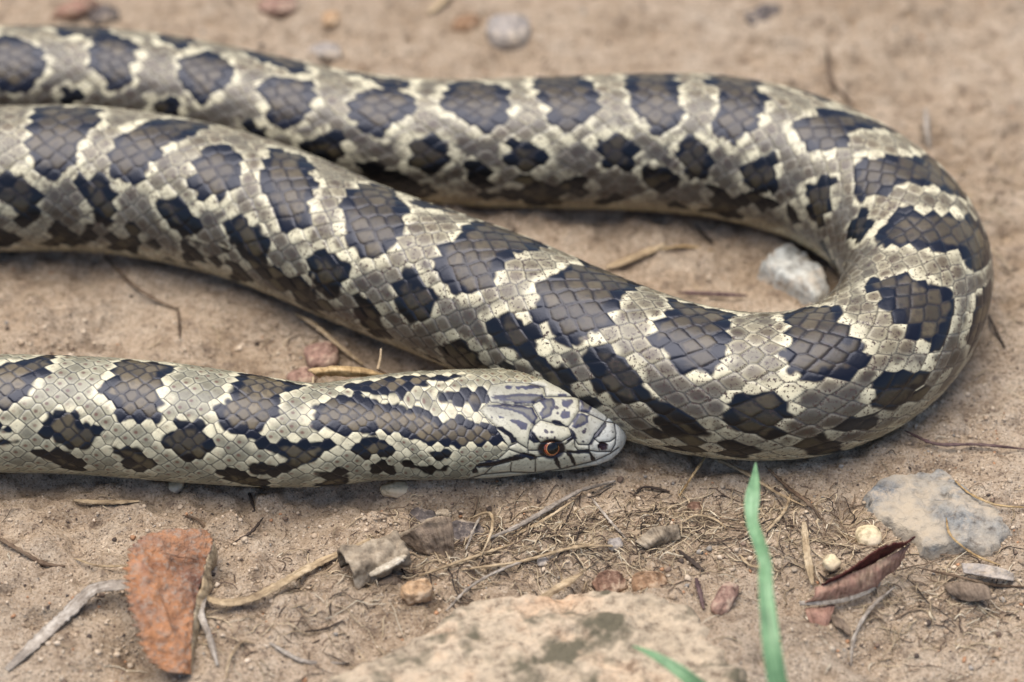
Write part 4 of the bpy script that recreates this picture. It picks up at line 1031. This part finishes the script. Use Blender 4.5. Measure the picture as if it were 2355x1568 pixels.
# rust-red leaf, curled, its toothed left edge lifted
leaf = bpy.data.objects.new('curled_leaf', None); COL.objects.link(leaf); leaf.empty_display_size = .005
tag(leaf, 'rust-orange curled dead leaf with a toothed edge standing on the soil', 'leaf')
sheet('leaf_blade', [[(352,1228,6.0),(318,1250,7.0),(303,1290,7.4),(302,1345,7.0),(308,1390,6.4),(328,1450,5.2),(345,1500,4.0),(388,1545,2.2)],
        [(395,1221,5.4),(372,1250,6.2),(362,1290,6.4),(360,1345,6.0),(360,1395,5.6),(366,1450,4.6),(378,1500,3.4),(405,1550,1.8)],
        [(440,1220,4.4),(425,1255,5.0),(415,1290,5.0),(410,1345,4.8),(404,1395,4.4),(402,1450,3.8),(405,1500,2.8),(420,1552,1.4)],
        [(474,1224,3.2),(488,1255,3.6),(474,1292,3.4),(462,1342,3.2),(448,1392,3.0),(440,1450,2.6),(436,1500,2.0),(436,1552,.8)]], M['rust_leaf'], nu=130, nv=40, thick=.00016, rough=.00042, seed=5, parent=leaf, serr=(.0010, 22), ridge=.00026)
sheet('leaf_edge', [[(474,1226,3.2),(488,1255,3.6),(474,1292,3.4),(462,1342,3.2),(448,1392,3.0),(440,1450,2.6),(436,1500,2.0),(436,1552,.8)],
        [(486,1232,2.2),(500,1262,2.2),(490,1298,2.0),(480,1345,1.8),(466,1395,1.6),(452,1452,1.2),(445,1502,.8),(440,1556,.2)],
        [(484,1242,.2),(494,1270,.0),(490,1302,.0),(482,1350,.0),(470,1400,.0),(456,1458,-.2),(448,1508,-.3),(440,1560,-.4)]], M['straw'], nu=70, nv=10, thick=.00016, rough=.0003, seed=9, parent=leaf)
sheet('fold', [[(385,1262,7.3),(420,1268,6.4),(455,1276,4.8)], [(382,1272,7.2),(420,1280,6.2),(455,1288,4.4)]], M['rust_leaf'], nu=20, nv=6, parent=leaf, seed=8)
# dusty red leaf on the right: outer face, dark inside, torn flap
leaf2 = bpy.data.objects.new('curled_leaf', None); COL.objects.link(leaf2); leaf2.empty_display_size = .005
tag(leaf2, 'dusty red curled leaf with a dark torn inner side beside the blue-grey stone', 'leaf')
sheet('leaf_outside', [[(1872,1350,3.2),(1915,1335,4.0),(1960,1318,4.6),(2010,1296,5.0),(2050,1275,5.0),(2092,1250,4.4)],
        [(1872,1368,2.8),(1918,1352,3.6),(1966,1338,4.0),(2014,1316,4.4),(2048,1294,4.4),(2080,1268,4.0)],
        [(1840,1388,1.2),(1920,1382,1.6),(1976,1366,1.8),(2022,1342,1.8),(2050,1312,2.0),(2070,1284,2.4)]], M['pink_leaf'], nu=60, nv=18, rough=.0003, seed=15, parent=leaf2)
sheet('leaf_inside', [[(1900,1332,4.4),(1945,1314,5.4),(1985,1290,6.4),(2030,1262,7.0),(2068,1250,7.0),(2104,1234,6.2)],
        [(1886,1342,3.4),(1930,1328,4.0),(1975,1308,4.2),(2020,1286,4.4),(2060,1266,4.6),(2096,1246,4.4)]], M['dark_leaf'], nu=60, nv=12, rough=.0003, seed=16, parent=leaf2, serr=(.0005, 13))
sheet('leaf_flap', [[(1850,1398,.9),(1885,1396,1.0),(1920,1392,.9)], [(1858,1425,.7),(1885,1428,.8),(1912,1410,.7)], [(1876,1452,.1),(1888,1452,.1),(1898,1440,.1)]], M['pink_leaf'], nu=20, nv=14, seed=17, parent=leaf2)
sheet('leaf_rib', [[(1838,1382,1.6),(1920,1378,2.0),(1978,1362,2.2),(2024,1338,2.2)], [(1838,1392,1.2),(1922,1388,1.6),(1980,1372,1.8),(2026,1346,1.8)]], M['straw_grey'], nu=30, nv=5, seed=18, parent=leaf2)
# small fragments
for i, (rows, mt, lb) in enumerate([
    ([[(110,45,.4),(140,15,2.5),(200,-10,2.5)], [(130,48,.3),(165,30,2.0),(215,0,1.5)], [(150,52,.1),(190,40,.3),(235,12,.1)]], 'pink_leaf', 'red leaf scrap behind the tail end'),
    ([[(2170,1345,.5),(2210,1340,1.0),(2270,1345,.8)], [(2180,1362,.6),(2220,1364,1.0),(2275,1360,.8)], [(2200,1376,.2),(2235,1382,.3),(2280,1378,.2)]], 'membrane', 'flat tan leaf flake on the soil below the blue-grey stone'),
    ([[(1905,1410,.3),(1935,1425,.8),(1955,1440,.4)], [(1920,1440,.3),(1940,1450,.6),(1955,1460,.2)]], 'membrane', 'small brown leaf flake below the curled red leaf'),
    ([[(1460,1245,1.6),(1500,1215,2.4),(1560,1205,1.8)], [(1480,1258,1.2),(1510,1240,2.0),(1560,1222,1.0)], [(1495,1266,.2),(1520,1252,.4),(1562,1236,.2)]], 'bark', 'mottled grey bark flake among the stems before the snout'),
    ([[(860,1330,.4),(900,1322,.8),(925,1330,.4)], [(870,1348,.4),(900,1346,.6),(920,1350,.3)]], 'membrane', 'ragged tan leaf flake under the rolled bark'),
    ([[(2210,1295,1.2),(2280,1300,1.4),(2330,1320,.8)], [(2215,1318,.6),(2280,1328,.8),(2330,1336,.3)]], 'peb_grey', 'thin slate flake at the front of the blue-grey stone')]):
    sheet('leaf_scrap' if mt not in ('bark', 'peb_grey') else ('bark_flake' if mt == 'bark' else 'stone_flake'), rows, M[mt], lb, 'leaf' if mt not in ('bark', 'peb_grey') else ('bark' if mt == 'bark' else 'stone flake'), nu=26, nv=16, seed=30+i, thick=.0004, rough=.0003)
# rolled bark with a pale splinter
bark = bpy.data.objects.new('bark_roll', None); COL.objects.link(bark); bark.empty_display_size = .005
tag(bark, 'curled roll of rough grey bark with a pale splinter, left of the throat hollow', 'bark')
rows = []
for k in range(9):
    a = math.radians(-60+k*35); 
    cz, cr = 2.0, 2.2
    ax0, ax1 = at_z(795, 1308, 2.0*mm), at_z(925, 1262, 2.0*mm)
    d_ = ax1-ax0; d_ /= np.linalg.norm(d_); sd_ = np.cross(d_, [0, 0, 1]); row = []
    for f in (0, .33, .66, 1):
        c_ = ax0+(ax1-ax0)*f; r_ = (2.5-.6*f+.25*math.sin(k*2.3+f*5))*mm
        row.append(c_+sd_*math.cos(a)*r_*1.05+np.array([0, 0, 1])*math.sin(a)*r_*.9)
    rows.append(row)
A = np.array([catmull(np.array(r), 34) for r in rows]); B = np.array([catmull(A[:, i], 48) for i in range(34)])
k_ = vnoise(B[..., 0]/.0016, B[..., 1]/.0016, B[..., 2]/.0016, 55)*.00055+vnoise(B[..., 0]/.0006, B[..., 1]/.0006, B[..., 2]/.0006, 56)*.0003
d1, d2 = np.gradient(B, axis=0), np.gradient(B, axis=1); n_ = np.cross(d1, d2); n_ /= np.linalg.norm(n_, axis=-1, keepdims=True)
bk = grid_mesh('bark_sheet', B+n_*k_[..., None], M['bark'], parent=bark)
sol = bk.modifiers.new('thickness', 'SOLIDIFY'); sol.thickness = .0004; sol.offset = 0
sp = stem('splinter', [(850,1322,2.6),(890,1302,3.4),(936,1274,3.4)], 20, M['splinter'], None, None, .4, parent=bark, seed=4)
# torn dead leaf standing on its edge
torn = bpy.data.objects.new('torn_leaf', None); COL.objects.link(torn); torn.empty_display_size = .005
tag(torn, 'torn brown leaf scrap standing upright on its stalk in the throat hollow', 'leaf')
sheet('leaf_blade', [[(915,1238,1.5),(955,1215,3.0),(1008,1186,4.6),(1036,1190,4.6)], [(930,1246,1.2),(970,1232,2.2),(1018,1215,3.2),(1044,1222,3.2)], [(940,1254,.6),(985,1252,1.2),(1025,1250,1.4),(1046,1254,1.6)], [(960,1262,.1),(1000,1274,.0),(1028,1290,-.4),(1040,1284,-.2)]],
      M['membrane'], nu=36, nv=26, rough=.0004, seed=45, parent=torn)
stem('stalk', [(898,1240,1.0),(950,1217,2.6),(1012,1184,4.6)], 13, M['bark'], None, None, .9, parent=torn, seed=5)
stem('knob', [(1003,1182,4.6),(1018,1179,4.9),(1036,1188,4.8)], 22, M['bark'], None, None, .9, parent=torn, seed=6, taper=(.6, .5))
# husk with threads behind the neck
husk = bpy.data.objects.new('grass_husk', None); COL.objects.link(husk); husk.empty_display_size = .005
tag(husk, 'pale golden grass husk with fine threads behind the snake\'s neck', 'husk')
sheet('husk_shell', [[(708,852,6.0),(745,843,7.0),(800,842,7.4),(850,848,7.0),(890,862,6.0)], [(725,860,6.2),(750,852,7.6),(800,852,8.0),(850,858,7.6),(885,866,6.2)], [(735,866,5.0),(760,864,6.4),(800,866,6.8),(850,868,6.2),(880,870,5.4)]], M['straw_gold'], nu=40, nv=12, rough=.0003, seed=65, parent=husk)
for i, pts in enumerate([[(720,868,6.5),(722,888,6.8),(742,905,6.5)], [(742,905,6.5),(750,890,6.8),(762,880,6.8)], [(868,850,7),(874,825,7.5),(876,802,7.5)], [(868,848,7),(890,860,6),(908,866,5.5)]]):
    W = np.array([at_z(x, y, z*mm) for x, y, z in pts]); C_ = catmull(W, 14); V = []; F = []
    for q_ in range(14):
        t_ = C_[min(q_+1, 13)]-C_[max(q_-1, 0)]; t_ /= np.linalg.norm(t_); s1 = np.cross(t_, UP); s1 /= np.linalg.norm(s1); s2 = np.cross(s1, t_)
        for j in range(6): V.append(C_[q_]+.00022*(1-.5*q_/13)*(math.cos(j*1.047)*s1+math.sin(j*1.047)*s2))
    for q_ in range(13):
        for j in range(6): a = q_*6+j; b_ = q_*6+(j+1) % 6; F.append((a, b_, b_+6, a+6))
    mesh_obj('thread', V, F, M['straw'] if i != 3 else M['twig'], husk)

# ------------------------------------------------------------------ grass blades
def blade(pts, label):
    """pts: (vx, vy, height above datum in mm, half width in photo px, turn)"""
    W = np.array([[*at_z(x, y, z*mm), hw_, tw] for x, y, z, hw_, tw in pts]); n = 60; C_ = catmull(W, n); V = []; F = []; m = 7
    for i in range(n):
        t_ = C_[min(i+1, n-1), :3]-C_[max(i-1, 0), :3]; t_ /= np.linalg.norm(t_)
        s1 = RIGHT-t_*(RIGHT @ t_); s1 /= np.linalg.norm(s1); s2 = np.cross(s1, t_)
        a = C_[i, 4]; s1, s2 = s1*math.cos(a)+s2*math.sin(a), s2*math.cos(a)-s1*math.sin(a)
        k = ((C_[i, :3]-CAMP) @ FWD)/FPX; hw_ = C_[i, 3]*k
        for sd_ in (1, -1):
            for j in range(m):
                f = (j/(m-1)*2-1)*sd_
                V.append(C_[i, :3]+s1*hw_*f+s2*(hw_*.45*f*f+sd_*.00009))
    ring = 2*m
    for i in range(n-1):
        for j in range(ring): a = i*ring+j; b_ = i*ring+(j+1) % ring; F.append((a, b_, b_+ring, a+ring))
    F.append(tuple(range(ring-1, -1, -1))); F.append(tuple((n-1)*ring+j for j in range(ring)))
    fb = [((j if j < m else 2*m-1-j)*1.3, i*.10, j >= m) for i in range(n) for j in range(ring)]
    return tag(mesh_obj('grass_sprout', np.array(V), F, M['grass'], fib=fb), label, 'grass')
blade([(1838,1840,-1.5,30,.2),(1818,1720,10,26,.2),(1795,1610,16,24,.1),(1775,1500,20,22,0),(1765,1420,21.5,20,-.1),(1758,1350,22,17,-.2),(1762,1300,22,15,.5),(1748,1250,21.5,15,.6),(1731,1205,20.5,14,.3),(1730,1150,19,17,.1),(1735,1105,17.5,10,0),(1737,1064,16,1.5,0)],
      'tall green grass blade with a kink rising in front of the thick bend')
blade([(1790,1760,-1.5,24,.3),(1690,1640,9,22,.3),(1600,1570,13,17,.2),(1540,1530,14,13,.1),(1490,1503,14,9,0),(1455,1486,13.5,1.5,0)],
      'short green grass blade leaning over the large tan stone')
